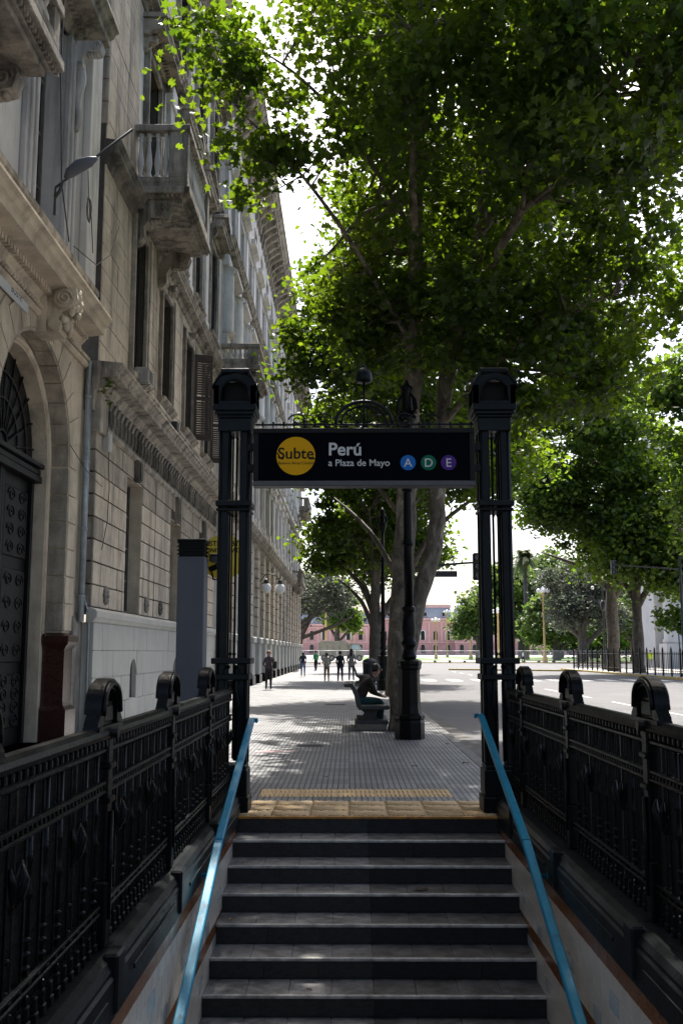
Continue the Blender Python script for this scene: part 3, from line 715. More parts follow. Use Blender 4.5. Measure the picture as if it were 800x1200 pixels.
b = MB(); b.lathe([(0.02, 0.0), (0.075, 0.005), (0.088, 0.03), (0.09, 0.06), (0.083, 0.10), (0.066, 0.135), (0.042, 0.155), (0.022, 0.165), (0.026, 0.18), (0.012, 0.195), (0.003, 0.22)], 0.16, PY, 4.42, 16); obj('lantern', b, 'iron_teal', cr)

# the sign
SG = thing('station_sign', 'long dark station name sign with yellow disc and three coloured circles, between the gate posts', 'sign', (0.155, PY - 0.2, 3.26))
s0, s1, zb, zt = -0.985, 1.29, 3.262, 3.868; yf, yb_ = PY - 0.28, PY - 0.1
b = MB(); fr = 0.055
b.cbox(s0, s1, yf, yb_, zt - fr, zt, 0.006); b.cbox(s0, s0 + fr, yf + 0.001, yb_, zb + fr, zt - fr - 0.001, 0.006); b.cbox(s1 - fr, s1, yf + 0.001, yb_, zb + fr, zt - fr - 0.001, 0.006)
b.cbox(s0 + 0.02, s1 - 0.02, yf + 0.06, yb_ - 0.002, zb + fr, zt - fr, 0.004)
obj('case', b, 'sign_case', SG)
b = MB(); b.cbox(s0, s1, yf, yb_, zb, zb + fr - 0.001, 0.006); obj('bottom_tray', b, 'sign_under_lit', SG)  # lit underside of the case put into a paler grey
b = MB(); b.cbox(s0 + fr + 0.002, s1 - fr - 0.002, yf + 0.012, yf + 0.055, zb + fr + 0.002, zt - fr - 0.002, 0.003); pn = obj('panel', b, 'sign_panel', SG)
for sx in (s0 - 0.06, s1 + 0.0):
    b = MB(); b.cbox(sx, sx + 0.06, PY - 0.22, PY - 0.15, 3.42, 3.50, 0.006); b.cbox(sx, sx + 0.06, PY - 0.22, PY - 0.15, 3.64, 3.72, 0.006); obj('bracket', b, 'sign_case', SG)
yp = yf + 0.012
def disc(x, z, r, m, nm, y=None, n=40, t=0.003):
    y = yp if y is None else y
    mb = MB(); mb.prism([(x + r * math.cos(2 * math.pi * i / n), z + r * math.sin(2 * math.pi * i / n)) for i in range(n)], 'y', y - t, y - 0.0003); return obj(nm, mb, m, SG)
RT = (R(90), 0, 0)
zc = 3.575; disc(-0.545, zc, 0.2, 'sign_yellow', 'logo_disc')
text('Subte', 0.165, 'sign_black', SG, (-0.545, yp - 0.0045, zc - 0.028), RT, 'logo_lettering', 'CENTER', 0.0006, 0.002)
text('Buenos Aires Ciudad', 0.042, 'sign_black', SG, (-0.545, yp - 0.0045, zc - 0.088), RT, 'logo_lettering', 'CENTER', 0.0005)
b = MB(); b.box(-0.355, -0.345 + 0.0, yp - 0.0055, yp - 0.004, zc - 0.035, zc - 0.022)
b.v = []; b.f = []; b.sm = []
b.tube([(-0.745, yp - 0.004, zc + 0.03), (-0.73, yp - 0.004, zc + 0.025), (-0.715, yp - 0.004, zc - 0.005), (-0.70, yp - 0.004, zc - 0.028), (-0.67, yp - 0.004, zc - 0.03)], 0.0065, 6); b.tube([(-0.41, yp - 0.004, zc - 0.03), (-0.348, yp - 0.004, zc - 0.03)], 0.0065, 6)
obj('logo_line', b, 'sign_black', SG)
text('Perú', 0.185, 'sign_white', SG, (-0.215, yp - 0.003, zc + 0.008), RT, 'lettering', 'LEFT', 0.0012, 0.0035)
text('a Plaza de Mayo', 0.098, 'sign_white', SG, (-0.212, yp - 0.003, zc - 0.105), RT, 'lettering', 'LEFT', 0.0012, 0.0008)
for x, ch, m in ((0.605, 'A', 'sign_blue'), (0.815, 'D', 'sign_green'), (1.02, 'E', 'sign_purple')):
    disc(x, zc - 0.072, 0.079, m, 'line_disc')
    text(ch, 0.125, 'sign_white', SG, (x, yp - 0.0045, zc - 0.115), RT, 'line_letter', 'CENTER', 0.0008, 0.0005)

# grey pylon with louvred top, yellow camera notice
PL = thing('ventilation_pylon', 'tall plain slate grey metal pylon with louvred top behind the left railing', 'pylon', (-1.8, 11.65, 0))
b = MB(); b.cbox(-1.985, -1.675, 11.5, 11.82, 0.0, 2.68, 0.008); obj('shaft', b, 'pylon_grey', PL)
b = MB(); b.cbox(-1.975, -1.685, 11.51, 11.81, 2.68, 2.84, 0.004); obj('louvre_core', b, 'sign_black', PL)
for i in range(4):
    z = 2.70 + i * 0.045
    b = MB(); b.add([(-1.985, 11.5, z + 0.018), (-1.675, 11.5, z + 0.018), (-1.675, 11.82, z + 0.018), (-1.985, 11.82, z + 0.018),
                     (-1.998, 11.487, z), (-1.662, 11.487, z), (-1.662, 11.833, z), (-1.998, 11.833, z)], [(0, 1, 2, 3), (7, 6, 5, 4), (4, 5, 1, 0), (5, 6, 2, 1), (6, 7, 3, 2), (7, 4, 0, 3)])
    obj('louvre', b, 'sign_case', PL)
b = MB(); b.cbox(-1.995, -1.665, 11.49, 11.83, 2.855, 2.885, 0.006); obj('lid', b, 'sign_case', PL)
CD = thing('camera_notice', 'round yellow notice with black camera sign behind the left gate post', 'notice', (-1.58, 12.1, 2.45))
b = MB(); n = 36; cx_, cz_, cr_ = -1.535, 2.73, 0.275
b.prism([(cx_ + cr_ * math.cos(2 * math.pi * i / n), cz_ + cr_ * math.sin(2 * math.pi * i / n)) for i in range(n)], 'y', 12.1, 12.108); obj('disc', b, 'disc_yellow', CD)
text('ESTE SUBTE', 0.088, 'sign_black', CD, (cx_ + 0.01, 12.0985, cz_ + 0.135), RT, 'lettering', 'CENTER', 0.0006, 0.0015)
text('MONITOREADO', 0.075, 'sign_black', CD, (cx_ + 0.0, 12.0985, cz_ + 0.055), RT, 'lettering', 'CENTER', 0.0006, 0.0015)
b = MB(); b.prism([(-1.72, 2.60), (-1.56, 2.67), (-1.53, 2.61), (-1.69, 2.54)], 'y', 12.096, 12.0995); b.prism([(-1.68, 2.54), (-1.66, 2.545), (-1.64, 2.46), (-1.55, 2.46), (-1.55, 2.445), (-1.655, 2.445)], 'y', 12.096, 12.0995); obj('camera_print', b, 'sign_black', CD)
b = MB(); b.tube([(-1.535, 12.13, 0), (-1.535, 12.13, 3.0)], 0.03, 10); obj('pole', b, 'metal_dark', CD)
b = MB(); b.cbox(-1.66, -1.55, 11.78, 12.0, 2.64, 2.72, 0.012); b.tube([(-1.6, 11.95, 2.64), (-1.57, 12.05, 2.58), (-1.535, 12.12, 2.58)], 0.014, 6); b.cbox(-1.67, -1.54, 11.76, 12.01, 2.722, 2.735, 0.004); obj('security_camera', b, 'metal_dark', CD)

# ------------------------------------------------------------------ street lamps
def lamp_post(x, y, h, label, group):
    p = thing('street_lamp', label, 'street lamp', (x, y, 0), 0, group)
    M = 'iron_black'
    b = MB(); b.lathe([(0.275, 0), (0.275, 0.3), (0.262, 0.34), (0.28, 0.37), (0.28, 0.42), (0.235, 0.46)], x, y, 0, 8, False); obj('plinth', b, M, p)
    b = MB(); b.lathe([(0.225, 0.46), (0.205, 0.6), (0.195, 1.18), (0.2, 1.25), (0.225, 1.28), (0.225, 1.33), (0.235, 1.36), (0.235, 1.41), (0.16, 1.45)], x, y, 0, 8, False); obj('pedestal', b, M, p)
    b = MB(); b.lathe([(0.13, 1.45), (0.145, 1.50), (0.12, 1.56), (0.105, 1.64), (0.145, 1.7), (0.15, 1.75), (0.115, 1.80), (0.12, 1.88), (0.135, 2.0), (0.125, 2.12), (0.105, 2.3), (0.13, 2.34), (0.135, 2.39), (0.1, 2.43)], x, y, 0, 14); obj('baluster', b, M, p)
    b = MB(); b.lathe([(0.088, 2.43), (0.085, 3.6), (0.08, 4.5), (0.072, h - 1.0)], x, y, 0, 12); sh = obj('shaft', b, M, p)
    for z in (3.55, 4.58, 5.3):
        if z < h - 1.1:
            b = MB(); b.lathe([(0.084, z), (0.11, z + 0.03), (0.115, z + 0.06), (0.095, z + 0.09), (0.1, z + 0.12), (0.08, z + 0.14)], x, y, 0, 12); obj('ring', b, M, sh)
    b = MB(); b.lathe([(0.075, h - 1.0), (0.12, h - 0.93), (0.15, h - 0.82), (0.19, h - 0.72), (0.2, h - 0.66), (0.13, h - 0.6), (0.1, h - 0.5), (0.1, h - 0.15), (0.13, h - 0.08), (0.06, h - 0.02), (0.02, h + 0.08)], x, y, 0, 12); obj('capital', b, M, p)
    for k in range(4):
        a = k * math.pi / 2 + 0.78
        b = MB(); b.tube([(x + 0.1 * math.cos(a), y + 0.1 * math.sin(a), h - 0.62), (x + 0.26 * math.cos(a), y + 0.26 * math.sin(a), h - 0.52), (x + 0.2 * math.cos(a), y + 0.2 * math.sin(a), h - 0.32), (x + 0.1 * math.cos(a), y + 0.1 * math.sin(a), h - 0.2)], [0.03, 0.035, 0.03, 0.015], 6); obj('scroll', b, M, p)
    return p
lamp_post(1.11, 18.7, 6.7, 'black cast iron street lamp on a stout pedestal in front of the nearest trunk', 'black street lamps along the kerb')
lamp_post(1.42, 42.0, 7.6, 'slender black street lamp between the dark trunks further down the pavement', 'black street lamps along the kerb')

# ------------------------------------------------------------------ benches, bins
def bench(x, y, label):
    p = thing('stone_bench', label, 'bench', (x, y, 0), 0, 'stone benches on the pavement')
    L = 1.9
    b = MB(); b.cbox(x - 0.28, x + 0.36, y - L / 2, y + L / 2, 0.0, 0.12, 0.012); obj('base_slab', b, 'bench_base', p)
    b = MB(); b.cbox(x - 0.24, x + 0.40, y - L / 2 + 0.05, y + L / 2 - 0.05, 0.12, 0.2, 0.012); obj('step_slab', b, 'bench_stone', p)
    for q in (-0.62, 0.62):
        b = MB(); b.prism([(x - 0.1, 0.2), (x + 0.2, 0.2), (x + 0.14, 0.3), (x + 0.22, 0.41), (x - 0.16, 0.41), (x - 0.06, 0.3)], 'y', y + q - 0.1, y + q + 0.1); obj('support', b, 'bench_stone', p)
    b = MB(); b.cbox(x - 0.22, x + 0.42, y - L / 2, y + L / 2, 0.41, 0.5, 0.018); obj('seat', b, 'bench_stone', p)
    b = MB(); b.prism([(x - 0.24, 0.44), (x - 0.3, 0.7), (x - 0.37, 0.86), (x - 0.50, 0.865), (x - 0.51, 0.93), (x - 0.33, 0.94), (x - 0.22, 0.74), (x - 0.15, 0.505), (x - 0.2, 0.503)], 'y', y - L / 2, y + L / 2); obj('backrest', b, 'bench_stone', p)
    return p
bench(0.40, 21.6, 'grey stone bench with scrolled back where someone sits beside the trunk')
b2 = bench(0.55, 48.0, 'small grey stone bench far down the pavement beside the dark bin')
BN = thing('litter_bin', 'dark round litter bin at the foot of the second dark trunk', 'bin', (1.0, 49.5, 0))
b = MB(); b.lathe([(0.30, 0.1), (0.33, 0.5), (0.34, 1.0), (0.36, 1.05)], 1.0, 49.5, 0, 14); obj('drum', b, 'metal_dark', BN)
b = MB(); b.lathe([(0.36, 1.06), (0.33, 1.16), (0.15, 1.26), (0.02, 1.28)], 1.0, 49.5, 0, 14); obj('hood', b, 'metal_dark', BN)
b = MB(); b.lathe([(0.36, 0.0), (0.36, 0.08), (0.2, 0.1)], 1.0, 49.5, 0, 12); obj('foot', b, 'metal_dark', BN)

# ------------------------------------------------------------------ traffic signals
def traffic_signal(x, y, z, x1, label, plate=False, zr=0.0):
    p = thing('traffic_signal', label, 'traffic signal', (x, y, -0.0), 0, 'traffic signals on arms')
    b = MB(); b.lathe([(0.2, 0), (0.2, 0.1), (0.13, 0.3), (0.13, 1.6), (0.16, 1.65), (0.1, 1.75), (0.085, z - 0.2), (0.07, z + 0.9)], x, y, 0, 12); obj('pole', b, 'metal_dark', p)
    b = MB(); n = 8; b.tube([(x + (x1 - x) * t, y, z + zr * t + 0.12 * math.sin(t * 1.5)) for t in np.linspace(0, 1, n)], [0.055 - 0.02 * t for t in np.linspace(0, 1, n)], 7); obj('arm', b, 'metal_dark', p)
    zz = z + zr + 0.12; s = 1 if x1 > x else -1
    b = MB(); b.cbox(x1 - 0.16, x1 + 0.16, y - 0.13, y + 0.13, zz - 0.62, zz + 0.32, 0.03); hd = obj('signal_head', b, 'metal_dark', p)
    for k in range(3):
        b = MB(); cz = zz + 0.16 - k * 0.31
        b.tube([(x1, y - 0.13, cz), (x1, y - 0.27, cz - 0.01)], 0.115, 12, False); obj('visor', b, 'metal_dark', hd)
        b = MB(); b.lathe([(0.1, 0), (0.1, 0.004)], n=12); b.v = [(x1 + v[0], y - 0.135 - v[2], cz + v[1]) for v in b.v]; obj('lens', b, 'window_glass', hd)
    if plate:
        xa = x + (x1 - x) * 0.22; xb = x + (x1 - x) * 0.72
        b = MB(); b.cbox(min(xa, xb), max(xa, xb), y - 0.02, y + 0.02, z - 0.27, z - 0.06, 0.006); obj('street_plate', b, 'metal_dark', p)
        for q in (xa + 0.2, xb - 0.2):
            b = MB(); b.tube([(q, y, z - 0.06), (q, y, z + 0.1)], 0.012, 5); obj('hanger', b, 'metal_dark', p)
    return p
traffic_signal(1.92, 34.5, 4.42, 4.45, 'dark traffic signal with street plate on an arm reaching out from behind the trunk', True, 0.12)
traffic_signal(21.9, 66.0, 7.0, 17.5, 'dark traffic signal on a long arm from the pole at the right edge', False, 0.15)

SL = thing('park_lamp', 'thin black lamp pole with small lantern left of the forked tree in the iron fence', 'street lamp', (22.8, 90, 0))
q = MB(); q.lathe([(0.16, 0), (0.14, 0.8), (0.09, 1.0), (0.07, 9.0), (0.12, 9.1), (0.05, 9.2)], 22.8, 90, 0, 9); obj('pole', q, 'metal_dark', SL)
q = MB(); q.lathe([(0.1, 5.2), (0.22, 5.4), (0.25, 6.0), (0.1, 6.2)], 22.8, 90, 0, 9); obj('lantern', q, 'metal_dark', SL)
q = MB(); q.tube([(22.8, 90, 7.4), (22.2, 90, 7.6), (21.9, 90, 7.4)], 0.04, 5); obj('arm', q, 'metal_dark', SL); q = MB(); q.ball((21.9, 90, 7.3), 0.16, 8, 6); obj('globe', q, 'globe_white', SL)
# ------------------------------------------------------------------ facades (front faces look towards +X)
def wall_grid(mb, X, y0, y1, z0, z1, holes, depth=0.3):
    """front sheet at X with rectangular holes and their reveals"""
    ys = sorted({y0, y1} | {min(max(h[i], y0), y1) for h in holes for i in (0, 1)}); zs = sorted({z0, z1} | {min(max(h[i], z0), z1) for h in holes for i in (2, 3)})
    for a, b in zip(ys, ys[1:]):
        for c, d_ in zip(zs, zs[1:]):
            m, k = (a + b) / 2, (c + d_) / 2
            if any(h[0] < m < h[1] and h[2] < k < h[3] for h in holes): continue
            mb.add([(X, a, c), (X, b, c), (X, b, d_), (X, a, d_)], [(0, 1, 2, 3)])
    for a, b, c, d_ in holes:
        mb.add([(X, a, c), (X, b, c), (X, b, d_), (X, a, d_), (X - depth, a, c), (X - depth, b, c), (X - depth, b, d_), (X - depth, a, d_)],
               [(0, 4, 5, 1), (1, 5, 6, 2), (2, 6, 7, 3), (3, 7, 4, 0)])
    return mb
def arch_fill(mb, X, depth, ya, yb, zs, n=20, ztop=None):
    """spandrels and soffit turning the top of a rectangular hole into a round arch"""
    r = (yb - ya) / 2; c = (ya + yb) / 2; zt = zs + r if ztop is None else ztop
    P = [(c - r * math.cos(math.pi * i / n), zs + r * math.sin(math.pi * i / n)) for i in range(n + 1)]
    for (a, za), (b, zb) in zip(P, P[1:]):
        mb.add([(X, a, za), (X, b, zb), (X, b, zt), (X, a, zt)], [(0, 1, 2, 3)])
        mb.add([(X, a, za), (X, b, zb), (X - depth, b, zb), (X - depth, a, za)], [(0, 1, 2, 3)], True)
    return mb
def profile(mb, X, y0, y1, pts, ends=True):
    """sweep a moulding profile (dx outward, z) along Y"""
    return mb.prism([(X - 0.05, pts[0][1])] + [(X + a, b) for a, b in pts] + [(X - 0.05, pts[-1][1])], 'y', y0, y1)
def ashlar(out, X, proud, y0, y1, z0, z1, holes, ch, bl, joint, m, arch=None):
    """collect the stones of a coursed wall: boxes (x0,x1,y0,y1,z0,z1,material)"""
    nc = max(1, round((z1 - z0) / ch)); h = (z1 - z0) / nc
    for c in range(nc):
        za, zb = z0 + c * h, z0 + (c + 1) * h
        spans = [(y0, y1)]
        for a, b, e, f in holes:
            if e < zb - 0.02 and f > za + 0.02:
                ns = []
                for p, q in spans:
                    if b <= p or a >= q: ns.append((p, q)); continue
                    if a > p: ns.append((p, a))
                    if b < q: ns.append((b, q))
                spans = ns
        for p, q in spans:
            L = q - p
            if L < 0.08: continue
            n = max(1, round(L / bl)); st = L / n
            cuts = [p + i * st for i in range(n + 1)]
            if c % 2 and n > 1: cuts = [p] + [p + (i + 0.5) * st for i in range(n)] + [q]
            for a, b in zip(cuts, cuts[1:]):
                dx = rng.uniform(-0.006, 0.006)
                out.append((X - 0.03, X + proud + dx, a + joint / 2, b - joint / 2, za + joint / 2, zb - joint / 2, m))
def lay(out, parent, limit=290, name='stone_block'):
    cam_p = Vector((0, 0, 1.58))
    def size(t):
        c = Vector(((t[1]), (t[2] + t[3]) / 2, (t[4] + t[5]) / 2)) - cam_p
        foreshort = max(0.05, abs(c.x) / c.length)
        vis = 1.0 if abs(math.degrees(math.atan2(c.x, c.y))) < 21 and c.z / max(c.y, 1) < 0.75 else 0.02
        return (t[3] - t[2]) * (t[5] - t[4]) * foreshort / c.length ** 2 * vis
    out.sort(key=size, reverse=True)
    for t in out[:limit]: block(name, t[6], parent, *t[:6])
    rest = {}
    for t in out[limit:]: rest.setdefault(t[6], MB()).cbox(*t[:6], 0.012)
    for m, mb in rest.items(): o = obj('stone_facing', mb, m, parent); o['kind'] = 'stuff'
def window(parent, X, y0, y1, z0, z1, cols=2, rows=3, m='window_wood', glass='window_glass'):
    g = MB(); g.box(X - 0.03, X - 0.01, y0, y1, z0, z1); w = obj('window', g, glass, parent)
    f = MB(); t = 0.06
    f.box(X - 0.009, X + 0.04, y0, y0 + t, z0, z1); f.box(X - 0.009, X + 0.04, y1 - t, y1, z0, z1)
    f.box(X - 0.009, X + 0.039, y0 + t, y1 - t, z0, z0 + t); f.box(X - 0.009, X + 0.039, y0 + t, y1 - t, z1 - t, z1)
    for i in range(1, cols): c = y0 + (y1 - y0) * i / cols; f.box(X - 0.009, X + 0.035, c - 0.035, c + 0.035, z0 + t, z1 - t)
    for i in range(1, rows): c = z0 + (z1 - z0) * i / rows; f.box(X - 0.009, X + 0.025, y0 + t, y1 - t, c - 0.02, c + 0.02)
    obj('frame', f, m, w); return w
def surround(parent, X, y0, y1, z0, z1, w=0.18, t=0.09, m='stone_trim', sill=True):
    b = MB(); b.cbox(X, X + t, y0 - w, y0, z0, z1 + w, 0.015); b.cbox(X, X + t, y1, y1 + w, z0, z1 + w, 0.015); b.cbox(X, X + t - 0.002, y0, y1, z1, z1 + w, 0.015)
    b.cbox(X, X + t + 0.03, y0 - w - 0.05, y0 - w + 0.04, z0, z1 + w + 0.02, 0.01); b.cbox(X, X + t + 0.03, y1 + w - 0.04, y1 + w + 0.05, z0, z1 + w + 0.02, 0.01)
    o = obj('window_surround', b, m, parent)
    if sill:
        b = MB(); profile(b, X, y0 - w - 0.12, y1 + w + 0.12, [(0.1, z0 - 0.2), (0.14, z0 - 0.15), (0.2, z0 - 0.1), (0.24, z0 - 0.06), (0.24, z0 - 0.02), (0.0, z0 - 0.002)]); obj('sill', b, m, parent)
    return o
def volute(mb, X, y, z, r, w):
    """scroll bracket in the X-Z plane, w wide along Y: S-shaped, thick at the top"""
    out = [(X, z), (X + r * 1.9, z), (X + r * 2.0, z - r * 0.25), (X + r * 1.85, z - r * 0.75), (X + r * 1.45, z - r * 0.85), (X + r * 0.9, z - r * 0.8), (X + r * 0.55, z - r * 1.3), (X + r * 0.6, z - r * 1.9), (X + r * 0.35, z - r * 2.2), (X, z - r * 2.25)]
    mb.prism(out, 'y', y - w / 2, y + w / 2)
    for sy in (-1, 1):
        yy = y + sy * (w / 2 + 0.008)
        for cx, cz, rr in ((X + r * 1.5, z - r * 0.42, r * 0.36), (X + r * 0.3, z - r * 1.85, r * 0.26)):
            mb.tube([(cx + rr * (1 - k / 22) * math.cos(k * 0.6), yy, cz + rr * (1 - k / 22) * math.sin(k * 0.6)) for k in range(20)], r * 0.06, 5)
    for k in range(4): mb.ball((X + r * (0.95 + 0.2 * k), y, z - r * (0.92 - 0.02 * k)), (r * 0.16, w * 0.42, r * 0.14), 7, 5)
    return mb
def baluster_mesh(h, r=0.075):
    mb = MB(); mb.lathe([(r, 0), (r, 0.06 * h), (r * .55, 0.1 * h), (r * .7, 0.16 * h), (r * 1.05, 0.32 * h), (r * .95, 0.42 * h), (r * .5, 0.68 * h), (r * .45, 0.8 * h), (r * .7, 0.86 * h), (r * .5, 0.9 * h), (r * .9, 0.94 * h), (r * .9, h)], n=10)
    return mb.mesh('baluster')
def balcony(parent, X, xo, y0, y1, z0, zt, m='stone_trim', nb=True, consoles=True):
    """slab with mouldings, balustrade with piers, scroll consoles underneath"""
    b = MB(); e = 0.06
    b.cbox(X - 0.02, xo - 0.14, y0 + 0.14, y1 - 0.14, z0, z0 + 0.10, 0.01); b.cbox(X - 0.02, xo - 0.07, y0 + 0.07, y1 - 0.07, z0 + 0.10, z0 + 0.18, 0.01); b.cbox(X - 0.02, xo + e, y0 - e, y1 + e, z0 + 0.18, z0 + 0.34, 0.015); b.cbox(X - 0.02, xo, y0, y1, z0 + 0.34, z0 + 0.46, 0.01)
    bal = obj('balcony', b, m, parent)
    d_ = MB(); k = y0
    while k < y1: d_.box(xo - 0.06, xo - 0.01, k, k + 0.055, z0 + 0.115, z0 + 0.178); k += 0.11
    k = X
    while k < xo - 0.1: d_.box(k, k + 0.055, y0 + 0.01, y0 + 0.06, z0 + 0.115, z0 + 0.178); k += 0.11
    obj('dentils', d_, m, bal)['kind'] = 'stuff'
    zb = z0 + 0.46; b = MB()
    b.cbox(X, xo, y0, y0 + 0.24, zb, zb + 0.14, 0.01); b.cbox(xo - 0.24, xo, y0 + 0.24, y1, zb, zb + 0.139, 0.01); b.cbox(X, xo - 0.24, y1 - 0.24, y1, zb, zb + 0.138, 0.01)
    b.cbox(X, xo + 0.04, y0 - 0.04, y0 + 0.28, zt - 0.16, zt, 0.015); b.cbox(xo - 0.28, xo + 0.04, y0 + 0.28, y1 + 0.04, zt - 0.16, zt - 0.001, 0.015); b.cbox(X, xo - 0.28, y1 - 0.28, y1 + 0.04, zt - 0.16, zt - 0.002, 0.015)
    obj('parapet_rail', b, m, bal)
    h = zt - 0.16 - zb - 0.14; bm_ = baluster_mesh(h); bm_.materials.append(MATS['stone_pale'])
    piers = [(xo - 0.25, y0 + 0.005), (xo - 0.25, y1 - 0.245)]
    L = y1 - y0; np_ = max(0, int(L / 2.2))
    for i in range(1, np_): piers.append((xo - 0.25, y0 + L * i / np_ - 0.12))
    for px, py in piers:
        q = MB(); q.cbox(px - 0.2 if py == piers[0][1] else px, px + 0.245, py, py + 0.24, zb + 0.14, zt - 0.16, 0.008); obj('parapet_pier', q, m, bal)
    def put(x, y):
        if any(a - 0.24 < x < a + 0.32 and c - 0.06 < y < c + 0.3 for a, c in piers): return
        o = link(bpy.data.objects.new('baluster', bm_)); o.location = (x, y, zb + 0.14); o.parent = bal; o.matrix_parent_inverse = Matrix.Translation(-sum_loc(bal))
    k = X + 0.12
    while k < xo - 0.5: put(k, y0 + 0.12); k += 0.2
    k = y0 + 0.3
    while k < y1 - 0.2: put(xo - 0.12, k); k += 0.22
    if consoles:
        n = max(2, int((y1 - y0) / 2.2) + 1)
        for i in range(n):
            yy = y0 + 0.3 + (y1 - y0 - 0.6) * i / (n - 1)
            q = MB(); volute(q, X - 0.01, yy, z0 - 0.001, (xo - X) * 0.34, 0.3); obj('console', q, m, bal)
    return bal
CORN = [(0.02, 0.0), (0.06, 0.04), (0.06, 0.10), (0.12, 0.16), (0.16, 0.24), (0.42, 0.27), (0.42, 0.38), (0.47, 0.41), (0.50, 0.47), (0.55, 0.50), (0.55, 0.54), (0.0, 0.60)]
def cornice(parent, X, y0, y1, z, s=1.0, sh=1.0, m='stone_trim', dent=0.16, name='cornice'):
    b = MB(); profile(b, X, y0, y1, [(a * s, z + c * sh) for a, c in CORN]); o = obj(name, b, m, parent)
    if dent:
        d_ = MB(); k = y0 + 0.05
        while k < y1 - dent: d_.box(X + 0.05 * s, X + 0.2 * s, k, k + dent * 0.6, z + 0.155 * sh, z + 0.262 * sh); k += dent
        obj('dentils', d_, m, o)['kind'] = 'stuff'
    return o

# ---- grey house with the arched portal
X1 = -5.2
A = thing('arched_portal_building', 'grey weathered stone building with a tall arched iron doorway at the left edge', 'building', (X1, 13, 0))
ac, ro, ri, zs_ = 16.2, 1.93, 1.70, 4.98
w_ = MB()
wall_grid(w_, X1, 4, 19.32, 0, 7.3, [(ac - ro, ac + ro, 0.0, zs_ + ro)], 0.32); arch_fill(w_, X1, 0.32, ac - ro, ac + ro, zs_, 24)
obj('wall', w_, 'stone_cream', A)
w_ = MB(); wall_grid(w_, X1 - 0.321, ac - ro, ac + ro, 0, zs_ + ro, [(ac - ri, ac + ri, 0.0, zs_ + ri)], 0.3); arch_fill(w_, X1 - 0.321, 0.3, ac - ri, ac + ri, zs_, 24); obj('inner_arch', w_, 'stone_cream', A)
mo = MB(); mo.tube([(X1 - 0.33, ac + 1.80, 1.9)] + [(X1 - 0.33, ac + 1.80 * math.cos(t), zs_ + 1.80 * math.sin(t)) for t in np.linspace(0, math.pi, 25)] + [(X1 - 0.33, ac - 1.80, 1.9)], 0.055, 7); obj('arch_moulding', mo, 'stone_cream', A)
# door
dr = MB(); dr.box(X1 - 0.66, X1 - 0.6, ac - ri, ac + ri, 0, zs_ + ri); do = obj('door', dr, 'door_iron', A)
q = MB(); q.cbox(X1 - 0.6, X1 - 0.4, ac - ri, ac + ri, 4.62, 4.74, 0.01); q.cbox(X1 - 0.6, X1 - 0.43, ac - ri, ac + ri, 4.76, 4.86, 0.01); q.cbox(X1 - 0.6, X1 - 0.36, ac - ri, ac + ri, 4.88, 4.96, 0.01); obj('transom', q, 'door_iron', do)
for yy in (ac - ri + 0.1, ac - 0.06, ac + 0.06, ac + ri - 0.1):
    q = MB(); q.cbox(X1 - 0.6, X1 - 0.52, yy - 0.05, yy + 0.05, 0, 4.62, 0.01); obj('stile', q, 'door_iron', do)
for s in (-1, 1):
    for z0, z1 in ((0.3, 1.2), (1.4, 3.0), (3.2, 4.4)):
        q = MB(); c = ac + s * 0.85
        q.cbox(X1 - 0.6, X1 - 0.56, c - 0.6, c + 0.6, z0, z1, 0.02)
        for k in range(4):
            cz = z0 + (z1 - z0) * (k + 0.5) / 4
            for t in (-1, 1):
                q.tube([(X1 - 0.55, c + t * (0.28 + 0.2 * (1 - i / 24) * math.cos(i * 0.5)), cz + 0.13 * (1 - i / 24) * math.sin(i * 0.5)) for i in range(20)], 0.016, 5)
        obj('panel', q, 'door_iron', do)
q = MB()
for t in np.linspace(0.15, math.pi - 0.15, 11): q.tube([(X1 - 0.57, ac + 0.25 * math.cos(t), 5.0 + 0.25 * math.sin(t)), (X1 - 0.57, ac + 1.66 * math.cos(t), 5.0 + 1.66 * math.sin(t))], 0.02, 6)
for rr in (0.25, 0.8, 1.25): q.tube([(X1 - 0.57, ac + rr * math.cos(t), 5.0 + rr * math.sin(t)) for t in np.linspace(0, math.pi, 20)], 0.022, 6)
obj('fanlight_grille', q, 'door_iron', do)
